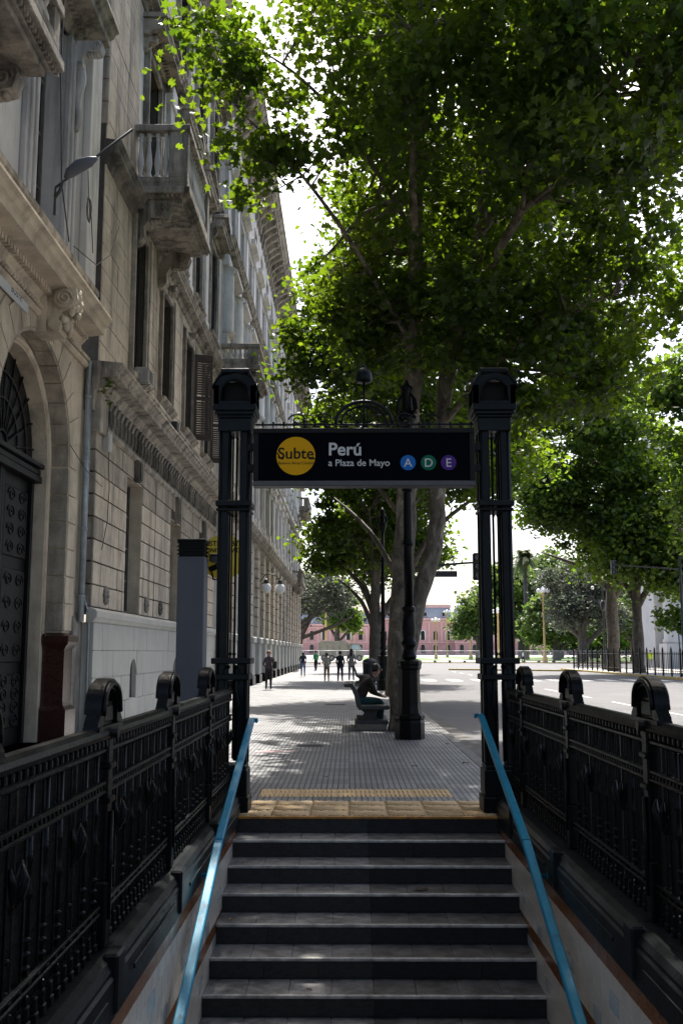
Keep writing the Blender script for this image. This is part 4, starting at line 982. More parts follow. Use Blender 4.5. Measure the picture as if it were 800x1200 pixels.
# voussoirs lining the outer arch, jamb blocks, pointed relief stones
for s in (-1, 1):
    z = 1.95; i = 0
    while z < zs_ - 0.1:
        h = 0.50
        yj = ac + s * ro
        a, b_ = sorted((yj - s * 0.035, yj + s * 0.02)); block('jamb_block', 'stone_grey', A, X1 - 0.30, X1 + 0.02, a, b_, z + 0.015, z + h - 0.015)
        a, b_ = sorted((yj + s * 0.021, yj + s * (0.50 if i % 2 else 0.62))); block('jamb_block', 'stone_cream', A, X1 - 0.02, X1 + 0.03, a, b_, z + 0.015, z + h - 0.015)
        z += h; i += 1
n = 15
for i in range(n):
    t0, t1 = math.pi * i / n + 0.008, math.pi * (i + 1) / n - 0.008
    q = MB(); q.prism([(ac + (ro - 0.035) * math.cos(t0), zs_ + (ro - 0.035) * math.sin(t0)), (ac + (ro + 0.02) * math.cos(t0), zs_ + (ro + 0.02) * math.sin(t0)), (ac + (ro + 0.02) * math.cos(t1), zs_ + (ro + 0.02) * math.sin(t1)), (ac + (ro - 0.035) * math.cos(t1), zs_ + (ro - 0.035) * math.sin(t1))], 'x', X1 - 0.30, X1 + 0.012)
    obj('voussoir', q, 'stone_grey', A)
    if i in (7,): continue
    # outer radiating stone, stepped to the courses
    tm = (t0 + t1) / 2; r2 = 2.65 if i % 2 else 2.45
    if abs(r2 * math.cos(tm)) > 2.6: r2 = 2.6 / max(0.5, abs(math.cos(tm)))
    q = MB(); q.prism([(ac + (ro + 0.03) * math.cos(t0), zs_ + (ro + 0.03) * math.sin(t0)), (ac + r2 * math.cos(t0), zs_ + r2 * math.sin(t0)), (ac + r2 * math.cos(t1), zs_ + r2 * math.sin(t1)), (ac + (ro + 0.03) * math.cos(t1), zs_ + (ro + 0.03) * math.sin(t1))], 'x', X1 - 0.02, X1 + 0.028)
    obj('arch_stone', q, 'stone_cream', A)
# keystone console with carved scroll
q = MB(); q.prism([(ac - 0.28, 6.86), (ac + 0.28, 6.86), (ac + 0.36, 7.7), (ac - 0.36, 7.7)], 'x', X1 - 0.05, X1 + 0.16); ks = obj('keystone', q, 'stone_cream', A)
q = MB()
q.prism([(X1 + 0.16, 7.65), (X1 + 0.62, 7.65), (X1 + 0.66, 7.45), (X1 + 0.58, 7.28), (X1 + 0.40, 7.22), (X1 + 0.36, 7.1), (X1 + 0.42, 6.98), (X1 + 0.36, 6.88), (X1 + 0.16, 6.86)], 'y', ac - 0.2, ac + 0.2)
q.tube([(X1 + 0.46, ac - 0.29, 7.43), (X1 + 0.46, ac + 0.29, 7.43)], 0.17, 14); q.tube([(X1 + 0.3, ac - 0.25, 7.0), (X1 + 0.3, ac + 0.25, 7.0)], 0.11, 12)
for sy in (-1, 1):
    q.tube([(X1 + 0.46 + 0.14 * (1 - k / 22) * math.cos(k * 0.6), ac + sy * 0.30, 7.43 + 0.14 * (1 - k / 22) * math.sin(k * 0.6)) for k in range(20)], 0.022, 5)
r_ = random.Random(3)
for k in range(46):
    a = r_.uniform(-1.2, 1.2); zz = r_.uniform(6.95, 7.6); q.ball((X1 + 0.36 + 0.26 * math.cos(a) * (1 if zz > 7.2 else 0.45), ac + 0.24 * math.sin(a), zz), (0.06, 0.06, 0.075), 6, 5)
obj('carving', q, 'stone_cream', ks)
# letter tablet left of the keystone
q = MB(); q.cbox(X1 + 0.03, X1 + 0.06, 13.1, 15.35, 6.95, 7.25, 0.005); pq = obj('tablet', q, 'sign_white', A)
text('BOSTE', 0.17, 'sign_black', pq, (X1 + 0.062, 14.52, 7.03), (R(90), 0, R(90)), 'lettering', 'LEFT', 0.0006)
# red granite pedestal at the foot of the jamb
q = MB()
yq = ac + ro
for z0, z1, d0, d1 in ((0, 0.55, 0.16, 0.16), (0.55, 0.62, 0.16, 0.10), (0.62, 0.70, 0.10, 0.08), (0.70, 1.62, 0.08, 0.08), (1.62, 1.70, 0.08, 0.13), (1.70, 1.76, 0.15, 0.17), (1.76, 1.86, 0.17, 0.17), (1.86, 1.92, 0.17, 0.06)):
    vs = []
    for z, dd in ((z0, d0), (z1, d1)):
        vs += [(X1 - 0.3, yq - dd, z), (X1 + dd, yq - dd, z), (X1 + dd, yq + 0.34 + dd, z), (X1 - 0.3, yq + 0.34 + dd, z)]
    q.add(vs, [(3, 2, 1, 0), (4, 5, 6, 7), (0, 1, 5, 4), (1, 2, 6, 5), (2, 3, 7, 6), (3, 0, 4, 7)])
obj('granite_pedestal', q, 'red_granite', A)
q = MB(); q.box(X1 - 0.1, X1 + 0.06, yq + 0.52, 19.3, 0, 2.1); q.prism([(X1 - 0.1, 2.1), (X1 + 0.06, 2.1), (X1 + 0.02, 2.3), (X1 - 0.1, 2.34)], 'y', yq + 0.52, 19.3); obj('wall_base', q, 'stone_dark', A)
# entablature and upper storey
cornice(A, X1, 4, 18.45, 7.3, 1.2, 1.15, 'stone_cream', 0.13)
q = MB(); profile(q, X1, 4, 19.1, [(0.06, 7.1), (0.1, 7.14), (0.1, 7.2), (0.05, 7.24)]); k = 4.0
obj('string_course', q, 'stone_cream', A)
q = MB()
k = 4.0
while k < 19.0: q.ball((X1 + 0.09, k, 7.265), (0.05, 0.05, 0.04), 6, 4); k += 0.125
obj('egg_moulding', q, 'stone_cream', A)['kind'] = 'stuff'
WA = (15.45, 17.15, 8.9, 13.0)
w_ = MB(); wall_grid(w_, X1 - 0.05, 4, 19.32, 7.9, 17.5, [WA, (10.6, 12.4, 8.9, 13.0)], 0.42); obj('upper_wall', w_, 'plaster_grey', A)
for (a, b_, c, d_) in (WA, (10.6, 12.4, 8.9, 13.0)): window(A, X1 - 0.45, a, b_, c, d_, 2, 4)
q = MB(); profile(q, X1 - 0.05, 4, 18.95, [(0.12, 8.2), (0.16, 8.28), (0.16, 8.4), (0.24, 8.5), (0.3, 8.56), (0.3, 8.66), (0.18, 8.72), (0.0, 8.74)]); obj('window_ledge', q, 'stone_trim', A)
for yy in (15.05, 17.55):
    q = MB(); q.cbox(X1 - 0.05, X1 + 0.2, yy - 0.22, yy + 0.22, 8.0, 8.75, 0.015); obj('ledge_pedestal', q, 'stone_trim', A)
for a, b_ in ((WA[0] - 0.55, WA[0]), (WA[1], WA[1] + 0.55)):
    q = MB(); q.cbox(X1 - 0.05, X1 + 0.05, a, b_, 8.75, 13.0, 0.012); q.cbox(X1 - 0.05, X1 + 0.10, a + 0.1, a + 0.2, 8.75, 12.9, 0.02); q.cbox(X1 - 0.05, X1 + 0.10, b_ - 0.2, b_ - 0.1, 8.75, 12.9, 0.02); obj('window_architrave', q, 'plaster_grey', A)
q = MB(); volute(q, X1 + 0.05, 17.45, 13.0, 0.26, 0.26)
q.tube([(X1 + 0.12 + 0.03 * math.sin(k), 17.45, 12.45 - k * 0.12) for k in range(11)], [0.12 - 0.008 * k for k in range(11)], 7); obj('window_console', q, 'plaster_grey', A)
cornice(A, X1 - 0.05, 14.6, 18.1, 13.0, 1.35, 1.3, 'stone_trim', 0.14, 'window_hood')
q = MB(); q.cbox(X1 - 0.05, X1 + 0.10, 18.45, 19.2, 8.0, 17.5, 0.012); obj('pilaster', q, 'stone_pale', A)
balcony(A, X1 - 0.05, -4.0, 9.0, 12.75, 9.35, 10.5, 'stone_dark')
# drain pipes
for yy, r2, nm in ((18.95, 0.052, 'drain_pipe'), (19.1, 0.036, 'drain_pipe')):
    q = MB(); q.tube([(X1 + 0.10, yy, 2.15), (X1 + 0.10, yy, 7.25)], r2, 9)
    for z in (2.6, 3.9, 5.2, 6.5): q.tube([(X1 + 0.10, yy, z), (X1 + 0.10, yy, z + 0.06)], r2 + 0.012, 9)
    obj(nm, q, 'pipe_metal', A)
q = MB(); q.tube([(X1 + 0.12, 19.1, 2.6), (X1 + 0.16, 19.14, 2.45), (X1 + 0.2, 19.22, 2.3), (X1 + 0.2, 19.24, 0)], 0.022, 7); obj('drain_pipe', q, 'pipe_metal', A)
# floodlight on an arm above the ledge
FL = thing('street_floodlight', 'grey floodlight on a slanting arm above the portal cornice', 'floodlight', (-4.85, 15.55, 9.0))
q = MB(); q.tube([(-4.85, 15.55, 8.72), (-4.85, 15.55, 9.2), (-3.62, 15.6, 10.25)], 0.022, 7); obj('arm', q, 'metal_dark', FL)
q = MB(); q.tube([(-4.70, 15.55, 9.36), (-4.62, 15.53, 9.44), (-4.45, 15.5, 9.56), (-4.28, 15.48, 9.62), (-4.16, 15.48, 9.68)], [0.03, 0.09, 0.115, 0.09, 0.03], 10, flat=0.65); obj('lamp_head', q, 'pylon_grey', FL)
q = MB(); q.tube([(-4.84, 15.5, 9.0), (-4.76, 15.5, 9.12), (-4.72, 15.52, 9.3)], 0.03, 7); obj('clamp', q, 'metal_dark', FL)
def cable(pts, r2, label):
    q = MB(); q.tube(pts, r2, 5); return tag(obj('cable', q, 'metal_dark'), label, 'cable', 'loose cables on the facades')
cable([(-4.95, 15.9, 13.5), (-4.98, 16.0, 11.5), (-4.95, 16.2, 9.6), (-4.9, 16.6, 8.7)], 0.012, 'thin dark cable hanging down in front of the grey window above the portal')
cable([(-4.93, 18.3, 9.2)] + [(-4.93 + 0.02 * math.sin(t), 17.9 + 0.16 * math.cos(t * 1.1), 9.9 + 0.2 * math.sin(t)) for t in np.linspace(0, 13, 40)] + [(-4.93, 17.75, 10.6)], 0.009, 'coiled loose cable beside the white pilaster')
cable([(-4.9, 16.9, 8.75), (-4.88, 18.4, 9.0), (-4.92, 19.6, 9.7), (-4.9, 20.2, 10.6)], 0.009, 'thin cable sagging from the ledge to the quoined corner')
cable([(-5.12, 17.9, 5.35), (-5.0, 18.7, 5.0), (-4.93, 19.6, 4.85)], 0.008, 'thin cable crossing the drain pipes beside the portal')
cable([(-4.9, 19.8, 6.1), (-4.93, 20.2, 4.9), (-4.9, 20.0, 4.2), (-4.93, 19.75, 3.6)], 0.008, 'thin cable looping down the banded corner pier')

# ---- beige house with banded ground floor, balcony and shutters
X2 = -5.0
B = thing('banded_stone_building', 'soot-streaked beige stone building with banded ground floor, projecting balcony and brown shutters', 'building', (X2, 28, 0))
GY0, GY1 = 19.34, 36.9
gw = [(22.15, 23.8, 2.48, 5.55), (27.7, 29.4, 2.48, 5.3), (32.9, 34.6, 2.48, 5.3)]
vents = [(22.62, 23.32, 0.55, 1.42), (28.2, 28.9, 0.55, 1.42), (33.4, 34.1, 0.55, 1.42)]
st = []
w_ = MB(); wall_grid(w_, X2 + 0.06, GY0 - 0.06, GY1, 0, 2.15, vents, 0.35)
for a, b_, c, d_ in vents: arch_fill(w_, X2 + 0.06, 0.35, a, b_, d_ - (b_ - a) / 2, 12)
w_.add([(X2 + 0.06, GY0 - 0.06, 0), (X2 - 0.5, GY0 - 0.06, 0), (X2 - 0.5, GY0 - 0.06, 2.15), (X2 + 0.06, GY0 - 0.06, 2.15)], [(0, 1, 2, 3)])
obj('plinth', w_, 'plinth_paint', B)
for a, b_, c, d_ in vents:
    q = MB(); q.box(X2 - 0.32, X2 - 0.30, a, b_, c, d_); v_ = obj('vent', q, 'window_glass', B)
    for k in range(4):
        q = MB(); yy = a + (b_ - a) * (k + 0.7) / 4.4; q.tube([(X2 - 0.02, yy, c), (X2 - 0.02, yy, d_ - 0.05)], 0.012, 5); obj('vent_bar', q, 'metal_dark', v_)
pl = []
vh = [(a, b_, c, d_ + 0.02) for a, b_, c, d_ in vents]
ashlar(pl, X2 + 0.06, 0.022, GY0 - 0.08, GY1, 0.0, 2.14, vh, 0.535, 1.5, 0.012, 'plinth_paint')
for a, b_, c, d_ in vents:     # curved heads over the vents
    q = MB(); r2 = (b_ - a) / 2; cc = (a + b_) / 2; zq = d_ - r2
    P = [(cc - r2 * math.cos(math.pi * i / 12), zq + r2 * math.sin(math.pi * i / 12)) for i in range(13)]
    ztop = 1.60
    for (p0, q0), (p1, q1) in zip(P, P[1:]): q.prism([(p0, q0), (p1, q1), (p1, ztop), (p0, ztop)], 'x', X2 + 0.05, X2 + 0.0785)
    obj('vent_head', q, 'plinth_paint', B)
q = MB(); prof = [(0.06, 2.14), (0.10, 2.17), (0.13, 2.22), (0.16, 2.25), (0.16, 2.36), (0.11, 2.40), (0.0, 2.44)]
profile(q, X2, GY0 - 0.16, GY1, prof); obj('plinth_moulding', q, 'plinth_paint', B)
w_ = MB(); wall_grid(w_, X2 - 0.045, GY0, GY1, 2.3, 6.05, gw, 0.34)
w_.add([(X2 - 0.045, GY0 + 0.05, 2.3), (X2 - 0.5, GY0 + 0.05, 2.3), (X2 - 0.5, GY0 + 0.05, 12.5), (X2 - 0.045, GY0 + 0.05, 12.5)], [(0, 1, 2, 3)])
obj('ground_wall', w_, 'joint', B)
for a, b_, c, d_ in gw:
    window(B, X2 - 0.33, a, b_, c, d_, 2, 4)
    q = MB(); q.box(X2 - 0.30, X2 - 0.008, a - 0.001, a + 0.02, c, d_); q.box(X2 - 0.30, X2 - 0.008, b_ - 0.02, b_ + 0.001, c, d_); q.box(X2 - 0.30, X2 - 0.009, a, b_, d_ - 0.02, d_ + 0.001); obj('window_reveal', q, 'stone_warm', B)
    q = MB(); cc = (a + b_) / 2; q.prism([(cc - 0.16, d_ - 0.02), (cc + 0.16, d_ - 0.02), (cc + 0.24, 6.0), (cc - 0.24, 6.0)], 'x', X2 - 0.04, X2 + 0.12); q.prism([(cc - 0.1, d_ + 0.02), (cc + 0.1, d_ + 0.02), (cc + 0.16, 5.95), (cc - 0.16, 5.95)], 'x', X2 + 0.12, X2 + 0.16); obj('keystone', q, 'stone_dark', B)
ashlar(st, X2 - 0.04, 0.045, GY0, 25.45, 2.45, 6.0, gw, 0.445, 1.45, 0.032, 'stone_warm')
ashlar(st, X2 - 0.04, 0.05, 25.5, GY1, 2.45, 6.0, gw, 0.445, 1.6, 0.032, 'stone_warm')
st2 = []
for t in st:
    m = t[6]
    if t[4] > 5.1 or (t[2] < 20.5 and t[4] > 3.2 and rng.random() < 0.5): m = 'stone_grey'
    st2.append(t[:6] + (m,))
st = st2
# return of the corner pier (faces the camera)
for c in range(8):
    za = 2.45 + c * 0.444; st.append((X2 - 0.45, X2 + 0.004, GY0 - 0.045, GY0 + 0.06, za + 0.016, za + 0.43, 'stone_grey'))
# fallen rosette ornaments below the windows
for yy in (20.4, 24.5, 26.3, 30.6):
    q = MB()
    for k in range(8): q.ball((X2 + 0.03, yy + 0.13 * math.cos(k * 0.785), 2.72 + 0.13 * math.sin(k * 0.785)), (0.05, 0.07, 0.07), 6, 4)
    q.ball((X2 + 0.05, yy, 2.72), 0.06, 6, 5); obj('rosette', q, 'stone_dark', B)
# frieze and brackets, main string cornice
w_ = MB(); w_.box(X2 - 0.2, X2 - 0.002, GY0 - 0.03, GY1, 6.02, 6.8); obj('frieze', w_, 'stone_dark', B)
brk = MB(); brk.prism([(0, 0), (0.035, 0.0), (0.045, 0.3), (0.08, 0.42), (0.12, 0.5), (0.0, 0.5)], 'y', -0.09, 0.09)
for s_ in (-1, 1): brk.prism([(0.03, 0.02), (0.06, 0.02), (0.07, 0.3), (0.03, 0.32)], 'y', s_ * 0.055 - 0.022, s_ * 0.055 + 0.022)
brk = brk.mesh('frieze_bracket'); brk.materials.append(MATS['stone_dark'])
yy = GY0 + 0.12
while yy < GY1:
    o = link(bpy.data.objects.new('frieze_bracket', brk)); o.location = (X2 - 0.003, yy, 6.22); o.parent = B; o.matrix_parent_inverse = Matrix.Translation(-sum_loc(B)); yy += 0.36
q = MB(); profile(q, X2, GY0 - 0.05, GY1, [(0.03, 5.98), (0.08, 6.02), (0.08, 6.1), (0.02, 6.14)]); obj('frieze_band', q, 'stone_trim', B)
cornice(B, X2, GY0 - 0.32, GY1, 6.72, 1.0, 0.95, 'stone_trim', 0)
q = MB(); q.box(X2 - 0.5, X2 - 0.06, GY0 - 0.3, GY0, 6.725, 7.27); profile(q, X2 - 0.5, GY0 - 0.31, GY0 - 0.02, [(0.48, 6.3), (0.5, 6.7), (0.7, 6.8), (0.7, 6.9), (0.4, 6.95)]); obj('cornice_return', q, 'stone_trim', B)
q = MB(); q.cbox(X2 - 0.45, X2 + 0.1, GY0 - 0.12, GY0 + 0.5, 5.9, 6.7, 0.02); obj('pier_capital', q, 'stone_trim', B)
# first floor
F1 = [(22.2, 23.55, 7.95, 11.55), (25.65, 27.1, 8.25, 11.25), (29.35, 30.95, 8.25, 11.15), (33.3, 34.8, 8.25, 11.15)]
w_ = MB(); wall_grid(w_, X2 - 0.06, GY0 + 0.1, GY1, 7.2, 12.1, F1, 0.36); obj('first_floor_wall', w_, 'joint', B)
ashlar(st, X2 - 0.055, 0.03, GY0 + 0.1, 22.02, 7.28, 12.0, [], 0.52, 1.3, 0.016, 'stone_warm')
ashlar(st, X2 - 0.055, 0.03, 23.75, GY1, 7.28, 12.0, [(a - 0.2, b_ + 0.2, c - 0.25, d_ + 0.25) for a, b_, c, d_ in F1], 0.52, 1.35, 0.016, 'stone_warm')
for c in range(10):
    za = 7.28 + c * 0.52; st.append((X2 - 0.45, X2 - 0.018, GY0 + 0.055, GY0 + 0.16, za + 0.008, za + 0.512, 'stone_warm'))
for i, (a, b_, c, d_) in enumerate(F1):
    wn_ = window(B, X2 - 0.34, a, b_, c, d_, 2, 4, glass='window_glass'); surround(B, X2 - 0.045, a, b_, c, d_, 0.17, 0.10)
    if i == 0:          # louvred shutters
        for s0_, s1_ in ((a + 0.03, (a + b_) / 2 - 0.01), ((a + b_) / 2 + 0.01, b_ - 0.03)):
            q = MB(); q.box(X2 - 0.2, X2 - 0.15, s0_, s0_ + 0.07, c + 0.02, d_ - 0.02); q.box(X2 - 0.2, X2 - 0.15, s1_ - 0.07, s1_, c + 0.02, d_ - 0.02); q.box(X2 - 0.2, X2 - 0.151, s0_ + 0.07, s1_ - 0.07, c + 0.02, c + 0.14); q.box(X2 - 0.2, X2 - 0.151, s0_ + 0.07, s1_ - 0.07, d_ - 0.14, d_ - 0.02)
            sh_ = obj('shutter', q, 'shutter_grey', B)
            z = c + 0.16
            while z < d_ - 0.16:
                q = MB(); q.add([(X2 - 0.195, s0_ + 0.071, z + 0.05), (X2 - 0.195, s1_ - 0.071, z + 0.05), (X2 - 0.15, s1_ - 0.071, z), (X2 - 0.15, s0_ + 0.071, z), (X2 - 0.195, s0_ + 0.071, z + 0.06), (X2 - 0.195, s1_ - 0.071, z + 0.06), (X2 - 0.15, s1_ - 0.071, z + 0.01), (X2 - 0.15, s0_ + 0.071, z + 0.01)], [(0, 3, 2, 1), (4, 5, 6, 7), (0, 1, 5, 4), (1, 2, 6, 5), (2, 3, 7, 6), (3, 0, 4, 7)])
                obj('slat', q, 'shutter_grey', sh_); z += 0.085
    if i in (2, 3):     # brown shutters folded open against the wall, ajar
        for y0_, y1_, x0_, x1_ in (((b_ - 0.02, b_ + 0.16, X2 + 0.07, X2 + 0.62),) if i == 2 else ((b_ - 0.02, b_ + 0.16, X2 + 0.07, X2 + 0.62),)):
            def pt(t, z, o_=0.0): return (x0_ + (x1_ - x0_) * t, y0_ + (y1_ - y0_) * t + o_, z)
            q = MB(); th_ = 0.045
            def leaf(t0, t1, za, zb):
                q.add([pt(t0, za), pt(t1, za), pt(t1, za, th_), pt(t0, za, th_), pt(t0, zb), pt(t1, zb), pt(t1, zb, th_), pt(t0, zb, th_)], [(0, 3, 2, 1), (4, 5, 6, 7), (0, 1, 5, 4), (1, 2, 6, 5), (2, 3, 7, 6), (3, 0, 4, 7)])
            leaf(0, 0.14, c, d_ - 0.1); leaf(0.86, 1, c, d_ - 0.1); leaf(0.141, 0.859, c, c + 0.2); leaf(0.141, 0.859, d_ - 0.3, d_ - 0.1); leaf(0.141, 0.859, c + 1.3, c + 1.42)
            sh_ = obj('shutter', q, 'shutter_brown', B)
            z = c + 0.22
            while z < d_ - 0.34:
                if not (c + 1.24 < z < c + 1.42):
                    q = MB(); leaf(0.142, 0.858, z, z + 0.045); obj('slat', q, 'shutter_brown', sh_)
                z += 0.075
    q = MB(); cc = (a + b_) / 2; volute(q, X2 + 0.0, cc, d_ + 0.32, 0.13, 0.3); obj('keystone', q, 'stone_trim', B)
# small iron planter frames and an air-conditioning box under the louvred window
AC = thing('air_conditioner', 'small grey air conditioner box hung under the louvred window', 'air conditioner', (X2 + 0.2, 22.3, 7.7))
q = MB(); q.cbox(X2 + 0.06, X2 + 0.4, 22.25, 22.75, 7.72, 8.1, 0.02); obj('casing', q, 'plaster_grey', AC)
for yy in (22.3, 22.7):
    q = MB(); q.tube([(X2 + 0.02, yy, 7.45), (X2 + 0.42, yy, 7.69), (X2 + 0.02, yy, 7.69)], 0.014, 5); obj('bracket', q, 'metal_dark', AC)
q = MB()
for k in range(6): q.box(X2 + 0.401, X2 + 0.412, 22.30, 22.70, 7.77 + k * 0.05, 7.79 + k * 0.05)
obj('grille', q, 'metal_dark', AC)
for yy, lb in ((26.0, 'small floodlight on the cornice below the second window of the beige building'), (21.0, 'small junction box high on the banded corner pier')):
    if yy > 25:
        t = thing('small_floodlight', lb, 'floodlight', (X2 + 0.3, yy, 7.3)); q = MB(); q.cbox(X2 + 0.25, X2 + 0.42, yy, yy + 0.3, 7.45, 7.7, 0.02); obj('lamp_head', q, 'metal_dark', t); q = MB(); q.tube([(X2 + 0.3, yy + 0.15, 7.26), (X2 + 0.3, yy + 0.15, 7.5)], 0.02, 6); obj('stem', q, 'metal_dark', t)
    else:
        t = thing('junction_box', lb, 'box', (X2 + 0.1, 19.9, 5.7)); q = MB(); q.cbox(X2 + 0.005, X2 + 0.14, 19.75, 20.05, 5.62, 6.0, 0.012); obj('casing', q, 'plaster_grey', t); q = MB(); q.cbox(X2 + 0.14, X2 + 0.15, 19.78, 20.02, 5.65, 5.97, 0.004); obj('cover', q, 'plaster_grey', t)
# ledge at the foot of the first floor windows
q = MB(); profile(q, X2 - 0.03, 21.7, GY1, [(0.1, 7.62), (0.15, 7.7), (0.22, 7.78), (0.22, 7.86), (0.0, 7.9)]); obj('sill_course', q, 'stone_trim', B)
cornice(B, X2, 24.95, GY1, 11.75, 0.62, 0.9, 'stone_trim', 0.13, 'string_cornice')
balcony(B, X2 - 0.04, -3.78, 22.05, 25.6, 12.05, 13.95, 'stone_trim')
# upper floors
F2 = [(23.0, 24.5, 13.1, 16.3), (27.0, 28.5, 12.9, 16.2), (30.6, 32.1, 12.9, 16.2), (34.2, 35.7, 12.9, 16.2)]
F3 = [(23.0, 24.5, 18.6, 21.6), (27.0, 28.5, 18.6, 21.6), (30.6, 32.1, 18.6, 21.6), (34.2, 35.7, 18.6, 21.6)]
w_ = MB(); wall_grid(w_, X2 - 0.06, GY0 + 0.1, GY1, 12.1, 24.2, F2 + F3, 0.36); obj('upper_wall', w_, 'joint', B)
hl = [(a - 0.25, b_ + 0.25, c - 0.3, d_ + 0.3) for a, b_, c, d_ in F2 + F3]
ashlar(st, X2 - 0.055, 0.03, GY0 + 0.1, 22.3, 12.1, 17.3, [], 0.5, 1.3, 0.014, 'stone_warm')
ashlar(st, X2 - 0.055, 0.03, 22.3, GY1, 12.4, 17.3, hl, 0.46, 1.1, 0.014, 'stone_pale')  # paler stone paints in the stronger sky light on this stretch
ashlar(st, X2 - 0.055, 0.03, GY0 + 0.1, GY1, 17.75, 24.2, hl, 0.46, 1.2, 0.014, 'stone_pale')
for c in range(12):
    za = 12.5 + c * 0.5; st.append((X2 - 0.45, X2 - 0.018, GY0 + 0.055, GY0 + 0.16, za + 0.008, za + 0.492, 'stone_warm'))
cornice(B, X2 - 0.02, GY0, 22.0, 11.6, 0.6, 0.9, 'stone_dark', 0.0, 'string_cornice')
for i, (a, b_, c, d_) in enumerate(F2 + F3):
    window(B, X2 - 0.34, a, b_, c, d_, 2, 4); surround(B, X2 - 0.03, a, b_, c, d_, 0.2, 0.12, 'stone_trim')
    hz = d_ + 0.3
    q = MB()
    prof = [(X2 - 0.05, hz), (X2 + 0.12, hz), (X2 + 0.2, hz + 0.1), (X2 + 0.5, hz + 0.14), (X2 + 0.5, hz + 0.26), (X2 + 0.56, hz + 0.32), (X2 + 0.56, hz + 0.36), (X2 - 0.05, hz + 0.42)]
    q.prism(prof, 'y', a - 0.5, b_ + 0.5); hd_ = obj('window_hood', q, 'stone_trim', B)
    if i < 4:           # triangular pediment over the hood
        cc = (a + b_) / 2; q = MB(); q.prism([(a - 0.5, hz + 0.43), (b_ + 0.5, hz + 0.43), (cc, hz + 1.0)], 'x', X2 - 0.04, X2 + 0.16)
        for s in (-1, 1):
            e = cc + s * ((b_ - a) / 2 + 0.55)
            q.add([(X2 - 0.04, e, hz + 0.42), (X2 + 0.56, e, hz + 0.42), (X2 + 0.56, cc, hz + 1.02), (X2 - 0.04, cc, hz + 1.02), (X2 - 0.04, e, hz + 0.54), (X2 + 0.56, e, hz + 0.54), (X2 + 0.56, cc, hz + 1.16), (X2 - 0.04, cc, hz + 1.16)], [(0, 1, 2, 3), (7, 6, 5, 4), (1, 5, 6, 2), (0, 4, 5, 1), (0, 3, 7, 4)])
        obj('pediment', q, 'stone_trim', hd_)
    for yy in (a - 0.3, b_ + 0.3):
        q = MB(); volute(q, X2 - 0.03, yy, hz, 0.17, 0.18); obj('hood_console', q, 'stone_trim', hd_)
    dm = MB(); k = a - 0.45
    while k < b_ + 0.45: dm.box(X2 + 0.15, X2 + 0.3, k, k + 0.07, hz + 0.06, hz + 0.139); k += 0.14
    obj('dentils', dm, 'stone_trim', hd_)['kind'] = 'stuff'
for yy in (26.0, 29.6, 33.1, 36.5):
    q = MB(); q.cbox(X2 - 0.05, X2 + 0.10, yy - 0.3, yy + 0.3, 12.32, 17.2, 0.015); q.cbox(X2 - 0.05, X2 + 0.16, yy - 0.36, yy + 0.36, 16.6, 17.2, 0.02); q.cbox(X2 - 0.05, X2 + 0.14, yy - 0.34, yy + 0.34, 12.32, 12.9, 0.02); obj('pilaster', q, 'stone_pale', B)
cornice(B, X2, GY0, GY1, 17.25, 0.75, 0.85, 'stone_trim', 0.15, 'string_cornice')
cornice(B, X2, GY0, GY1, 23.6, 1.6, 1.9, 'stone_trim', 0.3)
lay(st, B, 290); lay(pl, B, 120, 'plinth_stone')

# ---- white house further on, with long balcony, engaged columns and deep bracketed cornice
X3 = -4.9
C3 = thing('pale_stone_building', 'long pale stone building with bracketed roof cornice and dome running down the street', 'building', (X3, 66, 0))
Y0, Y1 = 37.0, 98.0
bays = [Y0 + 2.2 + i * 3.65 for i in range(16)]
FL_ = [(2.5, 5.3), (8.2, 11.0), (13.3, 16.2), (18.0, 20.6), (22.0, 23.6)]
holes = [(c - 0.75, c + 0.75, a, b_) for c in bays for a, b_ in FL_]
w_ = MB(); wall_grid(w_, X3, Y0, Y1, 0, 25.0, holes, 0.35)
w_.add([(X3, Y0, 0), (X3 - 3, Y0, 0), (X3 - 3, Y0, 26), (X3, Y0, 26)], [(0, 1, 2, 3)]); w_.add([(X3, Y1, 0), (X3 - 20, Y1, 0), (X3 - 20, Y1, 26), (X3, Y1, 26)], [(0, 1, 2, 3)])
obj('wall', w_, 'stone_pale', C3)
for c in bays:
    for k, (a, b_) in enumerate(FL_):
        window(C3, X3 - 0.33, c - 0.75, c + 0.75, a, b_, 2, 3)
        if 0 < k < 4 and c < 75: surround(C3, X3 + 0.002, c - 0.75, c + 0.75, a, b_, 0.18, 0.12, 'stone_pale')
        if k in (1, 2, 3) and c < 75:
            q = MB(); q.prism([(X3, b_ + 0.25), (X3 + 0.2, b_ + 0.28), (X3 + 0.45, b_ + 0.4), (X3 + 0.45, b_ + 0.55), (X3, b_ + 0.62)], 'y', c - 1.15, c + 1.15); obj('window_hood', q, 'stone_pale', C3)
st3 = []
yp_ = Y0
